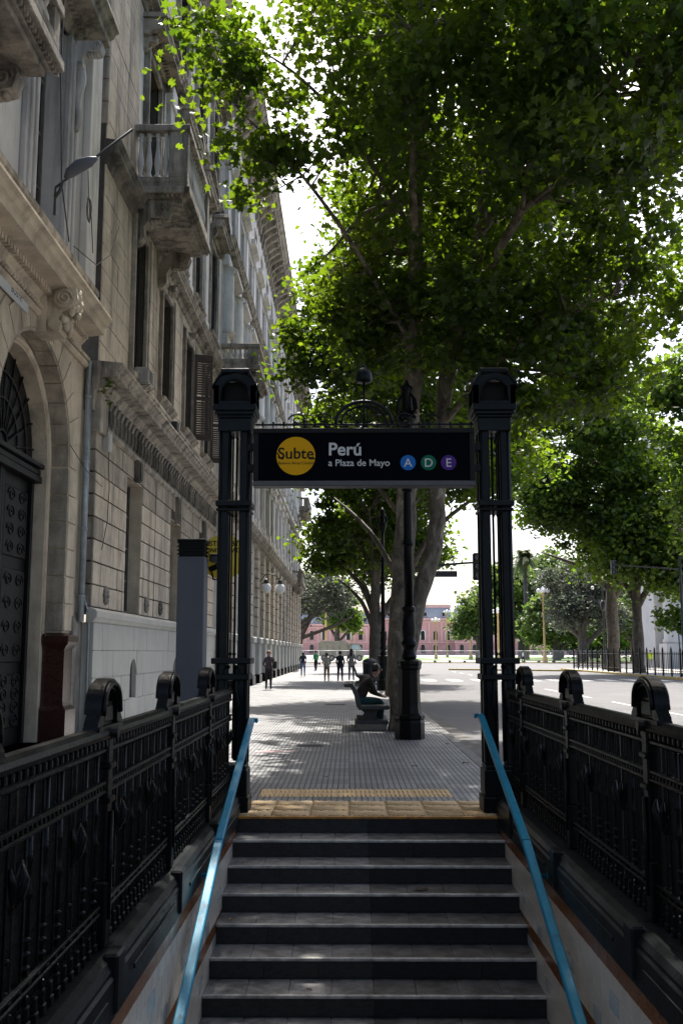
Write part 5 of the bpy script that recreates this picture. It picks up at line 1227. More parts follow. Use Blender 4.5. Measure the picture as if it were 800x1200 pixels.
for i in range(len(bays) + 1):
    p0 = Y0 if i == 0 else bays[i - 1] + 0.95; p1 = Y1 if i == len(bays) else bays[i] - 0.95
    cc = (p0 + p1) / 2; hw = min(0.62, (p1 - p0) / 2)
    for k in range(9):
        za = 2.35 + k * 0.5; st3.append((X3 - 0.02, X3 + 0.20, cc - hw, cc + hw, za + 0.025, za + 0.475, 'stone_warm'))
    q = MB(); q.cbox(X3 - 0.05, X3 + 0.32, cc - hw - 0.1, cc + hw + 0.1, 0.45, 2.0, 0.02); q.cbox(X3 - 0.05, X3 + 0.4, cc - hw - 0.16, cc + hw + 0.16, 2.0, 2.3, 0.04); obj('pier_plinth', q, 'plinth_paint', C3)
    q = MB(); q.cbox(X3 - 0.05, X3 + 0.36, cc - hw - 0.13, cc + hw + 0.13, 0.0, 0.44, 0.02); obj('pier_foot', q, 'iron_black', C3)
    # pilasters on each floor
    for za, zb in ((7.9, 11.5), (13.2, 17.0), (17.9, 21.2)):
        q = MB()
        q.cbox(X3 - 0.05, X3 + 0.22, cc - hw * 0.8, cc + hw * 0.8, za, za + 0.6, 0.03); q.cbox(X3 - 0.05, X3 + 0.26, cc - hw * 0.85, cc + hw * 0.85, zb - 0.45, zb, 0.05)
        if za > 12 and za < 14: q.lathe([(hw * 0.62, za + 0.6), (hw * 0.68, za + 0.75), (hw * 0.6, za + 0.85), (hw * 0.6, zb - 0.8), (hw * 0.52, zb - 0.55), (hw * 0.75, zb - 0.45)], X3 + 0.02, cc, 0, 14)
        else: q.cbox(X3 - 0.05, X3 + 0.16, cc - hw * 0.62, cc + hw * 0.62, za + 0.6, zb - 0.45, 0.015)
        obj('pilaster', q, 'stone_pale', C3)
lay(st3, C3, 150, 'pier_block')
cornice(C3, X3, Y0 - 0.3, Y1 + 0.3, 6.9, 1.0, 1.0, 'stone_trim', 0.25)
cornice(C3, X3, Y0 - 0.1, Y1 + 0.2, 11.6, 0.7, 0.8, 'stone_trim', 0)
cornice(C3, X3, Y0 - 0.1, Y1 + 0.2, 17.2, 0.9, 0.9, 'stone_trim', 0.25)
cornice(C3, X3, Y0 - 0.6, Y1 + 0.5, 24.6, 2.2, 2.4, 'stone_trim', 0)
brk = MB(); brk.prism([(0, 0), (0.15, 0.05), (0.2, 0.5), (0.5, 0.75), (0.85, 0.95), (0.85, 1.1), (0, 1.1)], 'y', -0.15, 0.15); brk = brk.mesh('cornice_bracket'); brk.materials.append(MATS['stone_trim'])
yy = Y0 + 0.4
while yy < Y1:
    o = link(bpy.data.objects.new('cornice_bracket', brk)); o.location = (X3, yy, 24.1); o.parent = C3; o.matrix_parent_inverse = Matrix.Translation(-sum_loc(C3)); yy += 0.95
q = MB(); q.box(X3 - 12, X3 - 0.1, Y0 + 0.02, Y1 - 0.02, 25.5, 27.2); obj('attic', q, 'stone_pale', C3)
balcony(C3, X3, -3.45, 37.05, 41.0, 12.15, 13.35, 'stone_trim')
balcony(C3, X3, -3.9, 84.0, 89.0, 7.0, 8.4, 'stone_trim')
balcony(C3, X3, -3.7, 90.0, 97.0, 14.2, 15.6, 'stone_trim')
q = MB(); q.lathe([(3.2, 27.2), (3.2, 29.5), (3.4, 29.6), (3.3, 30.2), (3.1, 31.5), (2.5, 33.2), (1.5, 34.6), (0.5, 35.4), (0.4, 36.4), (0.05, 38)], X3 - 2.2, 93.5, 0, 16); obj('dome', q, 'slate', C3)
for yy, zz in ((52.5, 4.9),):
    S = thing('wall_lantern', 'pair of white globe lamps on an iron bracket on the pale building', 'wall lamp', (X3, yy, zz))
    q = MB(); q.tube([(X3 + 0.2, yy, zz + 0.35), (X3 + 0.5, yy, zz + 0.75), (X3 + 1.0, yy, zz + 0.72), (X3 + 1.25, yy, zz + 0.45)], 0.03, 6); obj('bracket', q, 'metal_dark', S)
    for dx, dy in ((0.55, -0.2), (1.25, 0.25)):
        q = MB(); q.ball((X3 + dx, yy + dy, zz), 0.27, 12, 9); obj('globe', q, 'globe_white', S)
        q = MB(); q.lathe([(0.13, 0.24), (0.12, 0.4), (0.03, 0.5)], X3 + dx, yy + dy, zz, 9); q.tube([(X3 + dx, yy + dy, zz + 0.5), (X3 + dx, yy, zz + 0.7)], 0.02, 5); obj('globe_cap', q, 'metal_dark', S)
# ------------------------------------------------------------------ far end of the street: plaza
# pink palace
CY = 480.0
P = thing('pink_palace', 'wide pink government palace with arcades and pale roofs closing the far end of the plaza', 'building', (20, CY, 0))
def front_wall(mb, Yf, x0, x1, z0, z1, holes, depth):
    t = MB(); wall_grid(t, 0, x0, x1, z0, z1, holes, depth)
    mb.add([(v[1], Yf - v[0], v[2]) for v in t.v], t.f)
def arch_win(parent, Yf, x, z, w, h, m='window_glass', trim='pink_trim'):
    pts = [(x - w / 2, z), (x + w / 2, z)] + [(x + w / 2 * math.cos(t), z + h - w / 2 + w / 2 * math.sin(t)) for t in np.linspace(0, math.pi, 9)]
    b = MB(); b.prism(pts, 'y', Yf - 0.02, Yf + 0.3); o = obj('window', b, m, parent)
    f = MB(); f.tube([(x - w / 2 - 0.15, Yf - 0.1, z)] + [(x + (w / 2 + 0.15) * -math.cos(t), Yf - 0.1, z + h - w / 2 + (w / 2 + 0.15) * math.sin(t)) for t in np.linspace(0, math.pi, 9)] + [(x + w / 2 + 0.15, Yf - 0.1, z)], 0.22, 5)
    obj('frame', f, trim, o)
secs = [(-70, -32, 13.6, 478), (-32, 14, 14.2, 474), (14, 50, 17.0, 478), (50, 74, 15.5, 474), (74, 140, 14, 478)]
for i, (x0, x1, h, yf) in enumerate(secs):
    b = MB(); b.box(x0, x1, yf, yf + 30, 0, h); obj('wall', b, 'pink_wall', P)
    for zz, t in ((0.0, 0.8), (5.9, 0.5), (h - 1.4, 0.4), (h - 0.2, 0.7)):
        b = MB(); b.box(x0 - 0.4, x1 + 0.4, yf - 0.6, yf - 0.001, zz, zz + t); obj('cornice', b, 'pink_trim', P)
    n = max(3, int((x1 - x0) / 5.2)); st_ = (x1 - x0) / n
    for k in range(n):
        xc = x0 + st_ * (k + 0.5)
        arch_win(P, yf, xc, 0.9, 2.0, 4.2); arch_win(P, yf, xc, 7.2, 1.9, 4.4, trim='globe_white' if k % 2 else 'pink_trim')
        b = MB(); b.box(xc - st_ / 2 - 0.35, xc - st_ / 2 + 0.35, yf - 0.45, yf - 0.002, 6.4, h - 1.4); obj('pilaster', b, 'pink_trim', P)
for x0, x1, h, yf, rh in ((14.5, 49.5, 17.7, 479, 5.0), (-69, -33, 14.3, 479, 4.6), (-31, 13, 14.9, 475, 4.8), (75, 130, 14.7, 479, 4.5)):
    b = MB(); b.add([(x0, yf, h), (x1, yf, h), (x1, yf + 28, h), (x0, yf + 28, h), (x0 + 1, yf + 4, h + rh), (x1 - 1, yf + 4, h + rh), (x1 - 1, yf + 24, h + rh), (x0 + 1, yf + 24, h + rh)], [(3, 2, 1, 0), (4, 5, 6, 7), (0, 1, 5, 4), (1, 2, 6, 5), (2, 3, 7, 6), (3, 0, 4, 7)]); rf = obj('roof', b, 'slate', P)
    b = MB(); b.box(x0 + 0.6, x1 - 0.6, yf + 3.6, yf + 24, h + rh, h + rh + 1.5); obj('parapet', b, 'pink_trim', rf)
    for k in range(4):
        xx = x0 + (x1 - x0) * (k + 0.5) / 4; b = MB(); b.box(xx - 1.1, xx + 1.1, yf + 0.2, yf + 3.0, h + 0.6, h + 3.0); dm = obj('dormer', b, 'slate', rf); b = MB(); b.box(xx - 0.7, xx + 0.7, yf + 0.1, yf + 0.199, h + 0.9, h + 2.6); obj('pane', b, 'window_glass', dm)
b = MB(); b.lathe([(5.6, 16.0), (5.6, 19.5), (5.3, 21), (4.6, 23), (3.2, 24.6), (1.8, 25.4), (1.8, 26.4), (2.0, 26.6), (0.2, 27.4)], 55.5, 482, 0, 16); obj('dome', b, 'slate', P)
b = MB(); b.lathe([(6, 15.0), (6, 18), (5.6, 20), (4, 22), (2, 23), (0.2, 23.6)], -8, 484, 0, 16); obj('dome', b, 'slate', P)

# cathedral corner on the right
K = thing('white_colonnade_building', 'pale grey columned building behind the right-hand trees', 'building', (34, 104, 0))
b = MB(); b.box(31.0, 60, 102, 107, 0, 24); obj('wall', b, 'cath_stone', K)
b = MB(); b.box(30.6, 60, 98.6, 108, 15.2, 17.4); b.box(30.2, 60, 98.2, 108.4, 17.4, 18.0); obj('entablature', b, 'cath_stone', K)
for i in range(4):
    x = 32.2 + i * 4.6
    b = MB(); b.box(x - 1.1, x + 1.1, 98.8, 101.2, 0, 2.4); obj('pedestal', b, 'cath_stone', K)
    b = MB(); b.lathe([(1.0, 2.4), (1.05, 2.7), (0.9, 2.9), (0.88, 8), (0.78, 13.8), (0.95, 14.2), (1.15, 15.0), (1.15, 15.2)], x, 100, 0, 20); obj('column', b, 'cath_stone', K)

# plaza lamps: yellow poles with globes
def plaza_lamp(x, y, h, label):
    p = thing('plaza_lamp', label, 'street lamp', (x, y, 0), 0, 'ochre plaza lamps with white globes')
    b = MB(); b.lathe([(0.45, 0), (0.45, 0.6), (0.3, 0.9), (0.2, 1.6), (0.24, 1.7), (0.17, 1.9), (0.14, h - 0.8), (0.22, h - 0.7), (0.16, h - 0.5), (0.2, h - 0.2)], x, y, 0, 9); obj('pole', b, 'pole_yellow', p)
    for k in range(4):
        a = k * math.pi / 2
        b = MB(); b.tube([(x, y, h - 0.6), (x + 0.5 * math.cos(a), y + 0.5 * math.sin(a), h - 0.75), (x + 0.75 * math.cos(a), y + 0.75 * math.sin(a), h - 0.35)], 0.06, 5); obj('arm', b, 'pole_yellow', p)
        b = MB(); b.ball((x + 0.75 * math.cos(a), y + 0.75 * math.sin(a), h), 0.34, 9, 6); obj('globe', b, 'globe_white', p)
    b = MB(); b.ball((x, y, h + 0.3), 0.36, 9, 6); obj('globe', b, 'globe_white', p)
def atY(px, Y): return (px - 409) / 1160.0 * Y
for px, Y, h, lb in ((634, 158.5, 11.2, 'tall ochre plaza lamp on the lawn edge right of the right gate post'),
                 (613, 205, 8.2, 'shorter ochre plaza lamp left of the palm trunk, seen right of the gate post'),
                 (581, 175, 8.6, 'ochre plaza lamp seen through the slot of the right gate post'),
                 (549, 215, 10.0, 'ochre plaza lamp in front of the pale green tree left of the right gate post'),
                 (509, 230, 8.8, 'ochre plaza lamp before the pink palace, right of the street lamp'), (522, 300, 13.5, 'farthest ochre lamp right of the street lamp before the pink facade'),
                 (382, 190, 17.0, 'ochre pole standing in front of the palace behind the left-hand tree'), (412, 260, 12.0, 'ochre plaza lamp above the olive truck')):
    plaza_lamp(atY(px, Y), Y, h, lb)

# white crowd barriers along the plaza edge
def barrier_mesh():
    fr = MB(); w = 2.3
    fr.tube([(-w / 2, 0, 0.1), (-w / 2, 0, 1.75), (w / 2, 0, 1.75), (w / 2, 0, 0.1), (-w / 2, 0, 0.1)], 0.035, 5, False)
    br = MB()
    for k in range(1, 14): x = -w / 2 + w * k / 14; br.tube([(x, 0, 0.1), (x, 0, 1.75)], 0.012, 4, False)
    ft = MB(); ft.cbox(-w / 2 - 0.2, -w / 2 + 0.2, -0.35, 0.35, -0.02, 0.22, 0.03)
    out = []
    for m, mt in ((fr, 'barrier_white'), (br, 'barrier_white'), (ft, 'barrier_foot')):
        me = m.mesh('barrier'); me.materials.append(MATS[mt]); out.append(me)
    return out
BM = barrier_mesh(); cnt = {}
ORD = 'first second third fourth fifth sixth seventh eighth ninth tenth eleventh twelfth'.split()
px = 340.0
while px < 735:
    Y = 158.0 if px > 470 else 150 - (470 - px) * 0.25
    x = atY(px, Y); 
    t = thing('crowd_barrier', '', 'barrier', (x, Y, 0.0), 0, 'white crowd barriers along the plaza')
    sect = 'behind the walkers left of the trunks' if px < 432 else ('right of the street lamp before the palace' if px < 560 else ('seen through the right gate post' if px < 605 else 'before the plaza lawn on the right'))
    cnt[sect] = cnt.get(sect, 0) + 1; t['label'] = ORD[cnt[sect] - 1] + ' white crowd barrier from left, ' + sect
    t['group'] = 'white crowd barriers ' + sect
    for nm, me in zip(('frame', 'bars', 'foot'), BM): o = link(bpy.data.objects.new(nm, me)); o.parent = t
    px += 2.32 / Y * 1160
# near dark barrier fence behind the walkers
# olive army truck
T = thing('army_truck', 'olive green covered truck parked in front of the pink palace', 'truck', (2, 172, 0))
TX0 = atY(374, 172); TX1 = atY(408, 172); TX2 = atY(426, 172)
b = MB(); b.prism([(TX0, 1.2), (TX1, 1.2), (TX1, 3.1), (TX1 - 0.3, 3.45), (TX0 + 0.3, 3.45), (TX0, 3.1)], 'y', 171, 174); obj('cargo_cover', b, 'truck_olive', T)
for k in range(5):
    x = TX0 + 0.2 + (TX1 - TX0 - 0.4) * k / 4; b = MB(); b.tube([(x, 170.97, 1.3), (x, 170.97, 3.1), (x, 171.3, 3.46)], 0.05, 5); obj('hoop', b, 'truck_olive', T)
b = MB(); b.box(TX0, TX1 + 0.1, 170.9, 174, 0.8, 1.19); obj('bed', b, 'truck_olive', T)
b = MB(); b.prism([(TX1 + 0.12, 0.7), (TX2, 0.7), (TX2, 1.7), (TX2 - 0.2, 1.9), (TX2 - 0.8, 2.95), (TX1 + 0.12, 3.0)], 'y', 171, 173.9); cb = obj('cab', b, 'truck_olive', T)
b = MB(); b.prism([(TX1 + 0.5, 1.95), (TX2 - 0.5, 1.95), (TX2 - 1.0, 2.8), (TX1 + 0.5, 2.8)], 'y', 170.94, 170.999); obj('window', b, 'truck_glass', cb)
b = MB(); b.add([(TX2 - 0.17, 171.1, 1.93), (TX2 - 0.17, 173.8, 1.93), (TX2 - 0.74, 173.8, 2.9), (TX2 - 0.74, 171.1, 2.9)], [(0, 1, 2, 3)]); obj('windscreen', b, 'truck_glass', cb)
b = MB(); b.box(TX1 + 0.5, TX1 + 0.56, 170.92, 170.998, 0.8, 2.9); obj('door_edge', b, 'metal_dark', cb)
for x in (TX0 + 0.9, TX0 + 2.2, TX2 - 0.8):
    for yy in (171.1, 173.6):
        b = MB(); b.tube([(x, yy - 0.25, 0.55), (x, yy + 0.2, 0.55)], 0.55, 16); w = obj('wheel', b, 'rubber', T); b = MB(); b.tube([(x, yy - 0.27, 0.55), (x, yy - 0.255, 0.55)], 0.3, 12); obj('rim', b, 'truck_olive', w)

# right-hand iron fence round the trees
fr = thing('garden_fence', 'low black iron picket fence round the trees on the right pavement', 'fence', (21.6, 78, 0))
pk = MB(); pk.box(-0.05, 0.05, -0.05, 0.05, 0, 1.75); pk.add([(-0.05, -0.05, 1.75), (0.05, -0.05, 1.75), (0.05, 0.05, 1.75), (-0.05, 0.05, 1.75), (0, 0, 1.95)], [(0, 1, 4), (1, 2, 4), (2, 3, 4), (3, 0, 4)]); pk = pk.mesh('post'); pk.materials.append(MATS['iron_black'])
pp = MB(); pp.box(-0.014, 0.014, -0.014, 0.014, 0.15, 1.6); pp = pp.mesh('picket'); pp.materials.append(MATS['iron_black'])
def fence_run(xa, ya, xb, yb, n):
    for k in range(n + 1):
        o = link(bpy.data.objects.new('post', pk)); o.location = (xa + (xb - xa) * k / n, ya + (yb - ya) * k / n, 0); o.parent = fr; o.matrix_parent_inverse = Matrix.Translation(-sum_loc(fr))
    m = n * 5
    for k in range(m):
        if k % 5 == 0: continue
        o = link(bpy.data.objects.new('picket', pp)); o.location = (xa + (xb - xa) * k / m, ya + (yb - ya) * k / m, 0); o.parent = fr; o.matrix_parent_inverse = Matrix.Translation(-sum_loc(fr))
    for z in (0.35, 1.45):
        b = MB(); b.tube([(xa, ya, z), (xb, yb, z)], 0.025, 5); obj('rail', b, 'iron_black', fr)
fence_run(20.9, 62, 20.9, 94, 18); fence_run(20.9, 94, 23.5, 94, 2)

# ------------------------------------------------------------------ people
def person(label, loc, rz, h, cols, pose='walk', hair='hair_dark', step=0.12, longhair=False, armbend=0.0, fat=1.0, group=None, coat=False):
    """one continuous skinned body; cols = (top, trousers, shoes)"""
    k = h / 1.72
    V = []; E = []; Rr = []
    def add(p, r, par=None):
        V.append(Vector(p) * k); Rr.append(r * k * (1.0)); i = len(V) - 1
        if par is not None: E.append((par, i))
        return i
    sit = pose == 'sit'
    if not sit:
        pel = add((0, 0, 0.93), 0.135 * fat); waist = add((0, 0.01, 1.08), 0.125 * fat, pel); ch = add((0, 0.0, 1.27), 0.145 * fat, waist); nk = add((0, 0.0, 1.44), 0.075, ch); ne = add((0, 0.015, 1.50), 0.055, nk); hd0 = add((0, 0.02, 1.57), 0.078, ne); hd1 = add((0, 0.02, 1.66), 0.085, hd0)
        for s in (-1, 1):
            st = step * s
            hip = add((s * 0.09, 0, 0.86), 0.10 * fat, pel); kn = add((s * 0.10, st * 0.7 + 0.02, 0.49), 0.068, hip); an = add((s * 0.10, st * 1.4 - (0.04 if st < 0 else 0), 0.10 + (0.03 if st < 0 else 0)), 0.045, kn); ft = add((s * 0.11, st * 1.4 + 0.13, 0.045 + (0.0)), 0.038, an)
            sh = add((s * 0.17, 0.0, 1.38), 0.07, ch); el = add((s * 0.235, -st * 0.6 - 0.02, 1.12), 0.05, sh); wr = add((s * 0.235 - s * armbend * 0.14, -st * 1.1 + 0.08 + armbend * 0.12, 0.90 + armbend * 0.2), 0.034, el)
            pa = add((s * 0.24 - s * armbend * 0.16, -st * 1.2 + 0.10 + armbend * 0.14, 0.83 + armbend * 0.2), 0.036, wr)
            for q in range(4):
                f0 = add((s * 0.245 - s * armbend * 0.16, -st * 1.2 + 0.075 + q * 0.018 + armbend * 0.14, 0.765 + armbend * 0.2 - (0.01 if q in (1, 2) else 0)), 0.011, pa)
            th = add((s * 0.215 - s * armbend * 0.16, -st * 1.2 + 0.135 + armbend * 0.14, 0.80 + armbend * 0.2), 0.012, pa)
    else:
        # seated, leaning forward, forearms on the thighs, facing +Y
        pel = add((0, 0, 0.10), 0.145 * fat); waist = add((0, 0.03, 0.25), 0.135 * fat, pel); ch = add((0, 0.16, 0.45), 0.15 * fat, waist); nk = add((0, 0.27, 0.58), 0.075, ch); ne = add((0, 0.33, 0.63), 0.058, nk); hd0 = add((0, 0.38, 0.70), 0.08, ne); hd1 = add((0, 0.40, 0.78), 0.086, hd0)
        for s in (-1, 1):
            hip = add((s * 0.1, 0.02, 0.09), 0.105, pel); kn = add((s * 0.15, 0.46, 0.10), 0.072, hip); an = add((s * 0.14, 0.44, -0.34), 0.047, kn); ft = add((s * 0.15, 0.58, -0.41), 0.038, an)
            sh = add((s * 0.18, 0.2, 0.53), 0.072, ch); el = add((s * 0.24, 0.30, 0.27), 0.05, sh); wr = add((s * 0.08, 0.47, 0.20), 0.035, el); pa = add((s * 0.05, 0.53, 0.19), 0.036, wr)
            for q in range(4): add((s * 0.03 + s * q * 0.016, 0.59 - q * 0.004, 0.165), 0.011, pa)
            add((s * 0.02, 0.54, 0.235), 0.012, pa)
    me = bpy.data.meshes.new('body'); me.from_pydata(V, E, []); o = link(bpy.data.objects.new('person_body', me))
    md = o.modifiers.new('skin', 'SKIN'); md.use_smooth_shade = True
    for i, sv in enumerate(me.skin_vertices[0].data): sv.radius = (Rr[i], Rr[i]); sv.use_root = (i == 0)
    sd = o.modifiers.new('sub', 'SUBSURF'); sd.levels = 1; sd.render_levels = 1
    dg = bpy.context.evaluated_depsgraph_get(); me2 = bpy.data.meshes.new_from_object(o.evaluated_get(dg))
    bpy.data.objects.remove(o)
    me2.materials.clear()
    for m in ('skin', cols[0], cols[1], cols[2]): me2.materials.append(MATS[m])
    for pf in me2.polygons:
        c = pf.center / k
        if not sit:
            if c.z > 1.475: i = 0
            elif abs(c.x) > 0.19 - 0.1 * armbend and c.z < 0.90 + armbend * 0.2 and c.z > 0.7 and abs(c.x) > 0.16: i = 0
            elif c.z > (0.72 if coat else 0.93) or (abs(c.x) > 0.185 and c.z > 0.7): i = 1
            elif c.z > 0.11: i = 2
            else: i = 3
        else:
            if c.z > 0.605 and c.y > 0.28: i = 0
            elif c.y > 0.475 and c.z > 0.13 and abs(c.x) < 0.12: i = 0
            elif c.z > 0.19 or (c.y < 0.0 and c.z > 0.12): i = 1
            elif c.z > -0.33: i = 2
            else: i = 3
        pf.material_index = i; pf.use_smooth = True
    t = thing('person', label, 'person', loc, rz, group)
    bo = link(bpy.data.objects.new('body', me2)); bo.parent = t
    hc = V[6] if True else None
    hx, hy, hz = (V[5] + V[6]) / 2
    q = MB(); hr = 0.105 * k
    # hair cap behind and over the skull
    q.ball((hx, hy - 0.03 * k, hz + 0.035 * k), (hr * 0.93, hr * 0.98, hr * 0.95), 12, 8)
    if longhair: q.tube([(hx, hy - 0.06 * k, hz + 0.05 * k), (hx, hy - 0.095 * k, hz - 0.1 * k), (hx, hy - 0.11 * k, hz - 0.28 * k)], [0.09 * k, 0.10 * k, 0.05 * k], 8)
    ho = obj('hair', q, hair, t, world=False)
    q = MB()      # face details: nose, ears
    q.ball((hx, hy + 0.10 * k, hz - 0.005 * k), (0.014 * k, 0.022 * k, 0.022 * k), 6, 5)
    for s in (-1, 1): q.ball((hx + s * 0.088 * k, hy + 0.01 * k, hz), (0.012 * k, 0.022 * k, 0.032 * k), 6, 5)
    obj('nose_and_ears', q, 'skin', t, world=False)
    q = MB()
    for s in (-1, 1): q.ball((hx + s * 0.034 * k, hy + 0.088 * k, hz + 0.018 * k), (0.012 * k, 0.008 * k, 0.007 * k), 6, 4)
    q.ball((hx, hy + 0.085 * k, hz - 0.045 * k), (0.024 * k, 0.01 * k, 0.006 * k), 6, 4)
    obj('eyes_and_mouth', q, 'hair_dark', t, world=False)
    return t
person('person in dark jacket carrying a black bag beside the pale building wall', (-3.4, 42.6, 0), R(185), 1.62, ('cloth_purple', 'cloth_black', 'cloth_black'), hair='hair_red', step=0.08, armbend=0.6, fat=1.12)
person('person in black top and light blue jeans walking away near the far wall', (-2.95, 64.5, 0), R(0), 1.62, ('cloth_navy', 'cloth_jeans', 'cloth_tan'), step=0.05, longhair=True, armbend=0.5)
person('person in cream jacket and tan trousers, left of the three walkers together', (-1.2, 53.9, 0), R(5), 1.52, ('cloth_beige', 'cloth_tan', 'cloth_black'), step=-0.12, armbend=0.6, fat=1.1)
person('person in black jacket and dark jeans, middle of the three walkers together', (-0.48, 53.9, 0), R(-5), 1.62, ('cloth_black', 'cloth_navy', 'cloth_black'), step=0.14, armbend=0.3, fat=1.08)
person('person in long grey coat and pale trousers, nearest the trunks of the three walkers', (0.12, 55.4, 0), R(-4), 1.74, ('cloth_grey', 'cloth_plaid', 'cloth_black'), step=0.16, longhair=True, armbend=0.4, coat=True, fat=1.1)
person('person in bright green top standing behind the walker in jeans', (-2.75, 83.0, 0), R(40), 1.7, ('cloth_green', 'cloth_black', 'cloth_black'), step=0.03)
person('person in dark clothes sitting hunched on the stone bench by the trunk', (0.20, 21.15, 0.47), R(-80), 1.72, ('cloth_brown', 'cloth_teal', 'cloth_black'), pose='sit', fat=1.1)
person('worker in yellow-green vest standing between the two right-hand trunks', (atY(755, 93), 93.0, 0), R(150), 1.75, ('cloth_vest', 'cloth_grey', 'cloth_black'), step=0.03)
person('distant person in white shirt walking before the plaza lawn right of the gate post', (atY(609, 152), 152.0, 0), R(100), 1.75, ('cloth_white', 'cloth_black', 'cloth_black'), step=0.12)
BG = thing('shoulder_bag', 'dark shoulder bag carried by the person in dark jacket by the wall', 'bag', (-3.15, 42.5, 0.95))
b = MB(); b.cbox(-3.22, -3.06, 42.4, 42.65, 0.88, 1.2, 0.03); obj('pouch', b, 'cloth_black', BG); b = MB(); b.tube([(-3.14, 42.5, 1.2), (-3.22, 42.52, 1.35), (-3.3, 42.55, 1.36)], 0.012, 5); obj('strap', b, 'cloth_black', BG)
# ------------------------------------------------------------------ trees
def leaf_template(kind):
    if kind == 'plane':      # five-lobed plane leaf, folded along the midrib
        half = [(0, -0.42), (0.16, -0.40), (0.42, -0.22), (0.24, -0.06), (0.52, 0.14), (0.22, 0.20), (0.10, 0.30), (0, 0.58)]
    elif kind == 'mid':
        half = [(0, -0.42), (0.36, -0.24), (0.26, -0.02), (0.46, 0.16), (0, 0.56)]
    else:
        half = [(0, -0.5), (0.34, -0.1), (0.26, 0.25), (0, 0.5)]
    n = len(half); v = [(x, y, 0.22 * x - 0.25 * y * y) for x, y in half] + [(-x, y, 0.22 * x - 0.25 * y * y) for x, y in half[1:-1]]
    f1 = list(range(n)); f2 = [0] + [n - 1] + [n + i for i in range(n - 3, -1, -1)]
    return np.array(v, dtype=np.float64), f1, f2
def leaf_mesh(name, pos, size, seed, kind, upbias=0.7, ctone=None):
    r = np.random.RandomState(seed); N = len(pos)
    tv, f1, f2 = leaf_template(kind); nv = len(tv)
    nrm = r.normal(size=(N, 3)); nrm[:, 2] = np.abs(nrm[:, 2]) * 0.6 + upbias; nrm /= np.linalg.norm(nrm, axis=1)[:, None]
    t = r.normal(size=(N, 3)); t[:, 2] -= 0.5; t -= nrm * (t * nrm).sum(1)[:, None]; t /= np.linalg.norm(t, axis=1)[:, None]
    u = np.cross(t, nrm); s = size * r.uniform(0.65, 1.25, N)
    M = np.stack([u, t, nrm * r.uniform(-1.0, 3.2, N)[:, None]], axis=2) * s[:, None, None]
    V = np.einsum('nij,vj->nvi', M, tv) + pos[:, None, :]
    V = V.reshape(-1, 3)
    loops = np.concatenate([np.array(f1), np.array(f2)]); L = len(loops)
    LV = (loops[None, :] + (np.arange(N) * nv)[:, None]).ravel()
    starts = np.stack([np.arange(N) * L, np.arange(N) * L + len(f1)], 1).ravel()
    me = bpy.data.meshes.new(name)
    me.vertices.add(N * nv); me.vertices.foreach_set('co', V.ravel())
    me.loops.add(len(LV)); me.loops.foreach_set('vertex_index', LV.astype(np.int32))
    me.polygons.add(2 * N); me.polygons.foreach_set('loop_start', starts.astype(np.int32))
    me.update(calc_edges=True)
    at = me.attributes.new('tone', 'FLOAT', 'FACE'); tn = r.uniform(0, 1, N) ** 1.2
    if ctone is not None: tn = np.clip(0.5 * tn + 0.5 * ctone + r.normal(size=N) * 0.05, 0, 1)
    at.data.foreach_set('value', np.repeat(tn, 2).astype(np.float32))
    return me
def blobs_points(blobs, nclus, r):
    """cluster centres inside a set of ellipsoids (c, radii, weight), denser towards the shell"""
    w = np.array([b[2] if len(b) > 2 else b[1][0] * b[1][1] * b[1][2] for b in blobs], float); w /= w.sum()
    out = []
    for k in range(nclus):
        b = blobs[r.choice(len(blobs), p=w)]
        d_ = r.normal(size=3); d_ /= np.linalg.norm(d_); rad = r.uniform(0.15, 1.0) ** 0.45
        out.append(np.array(b[0]) + d_ * rad * np.array(b[1]))
    return np.array(out)
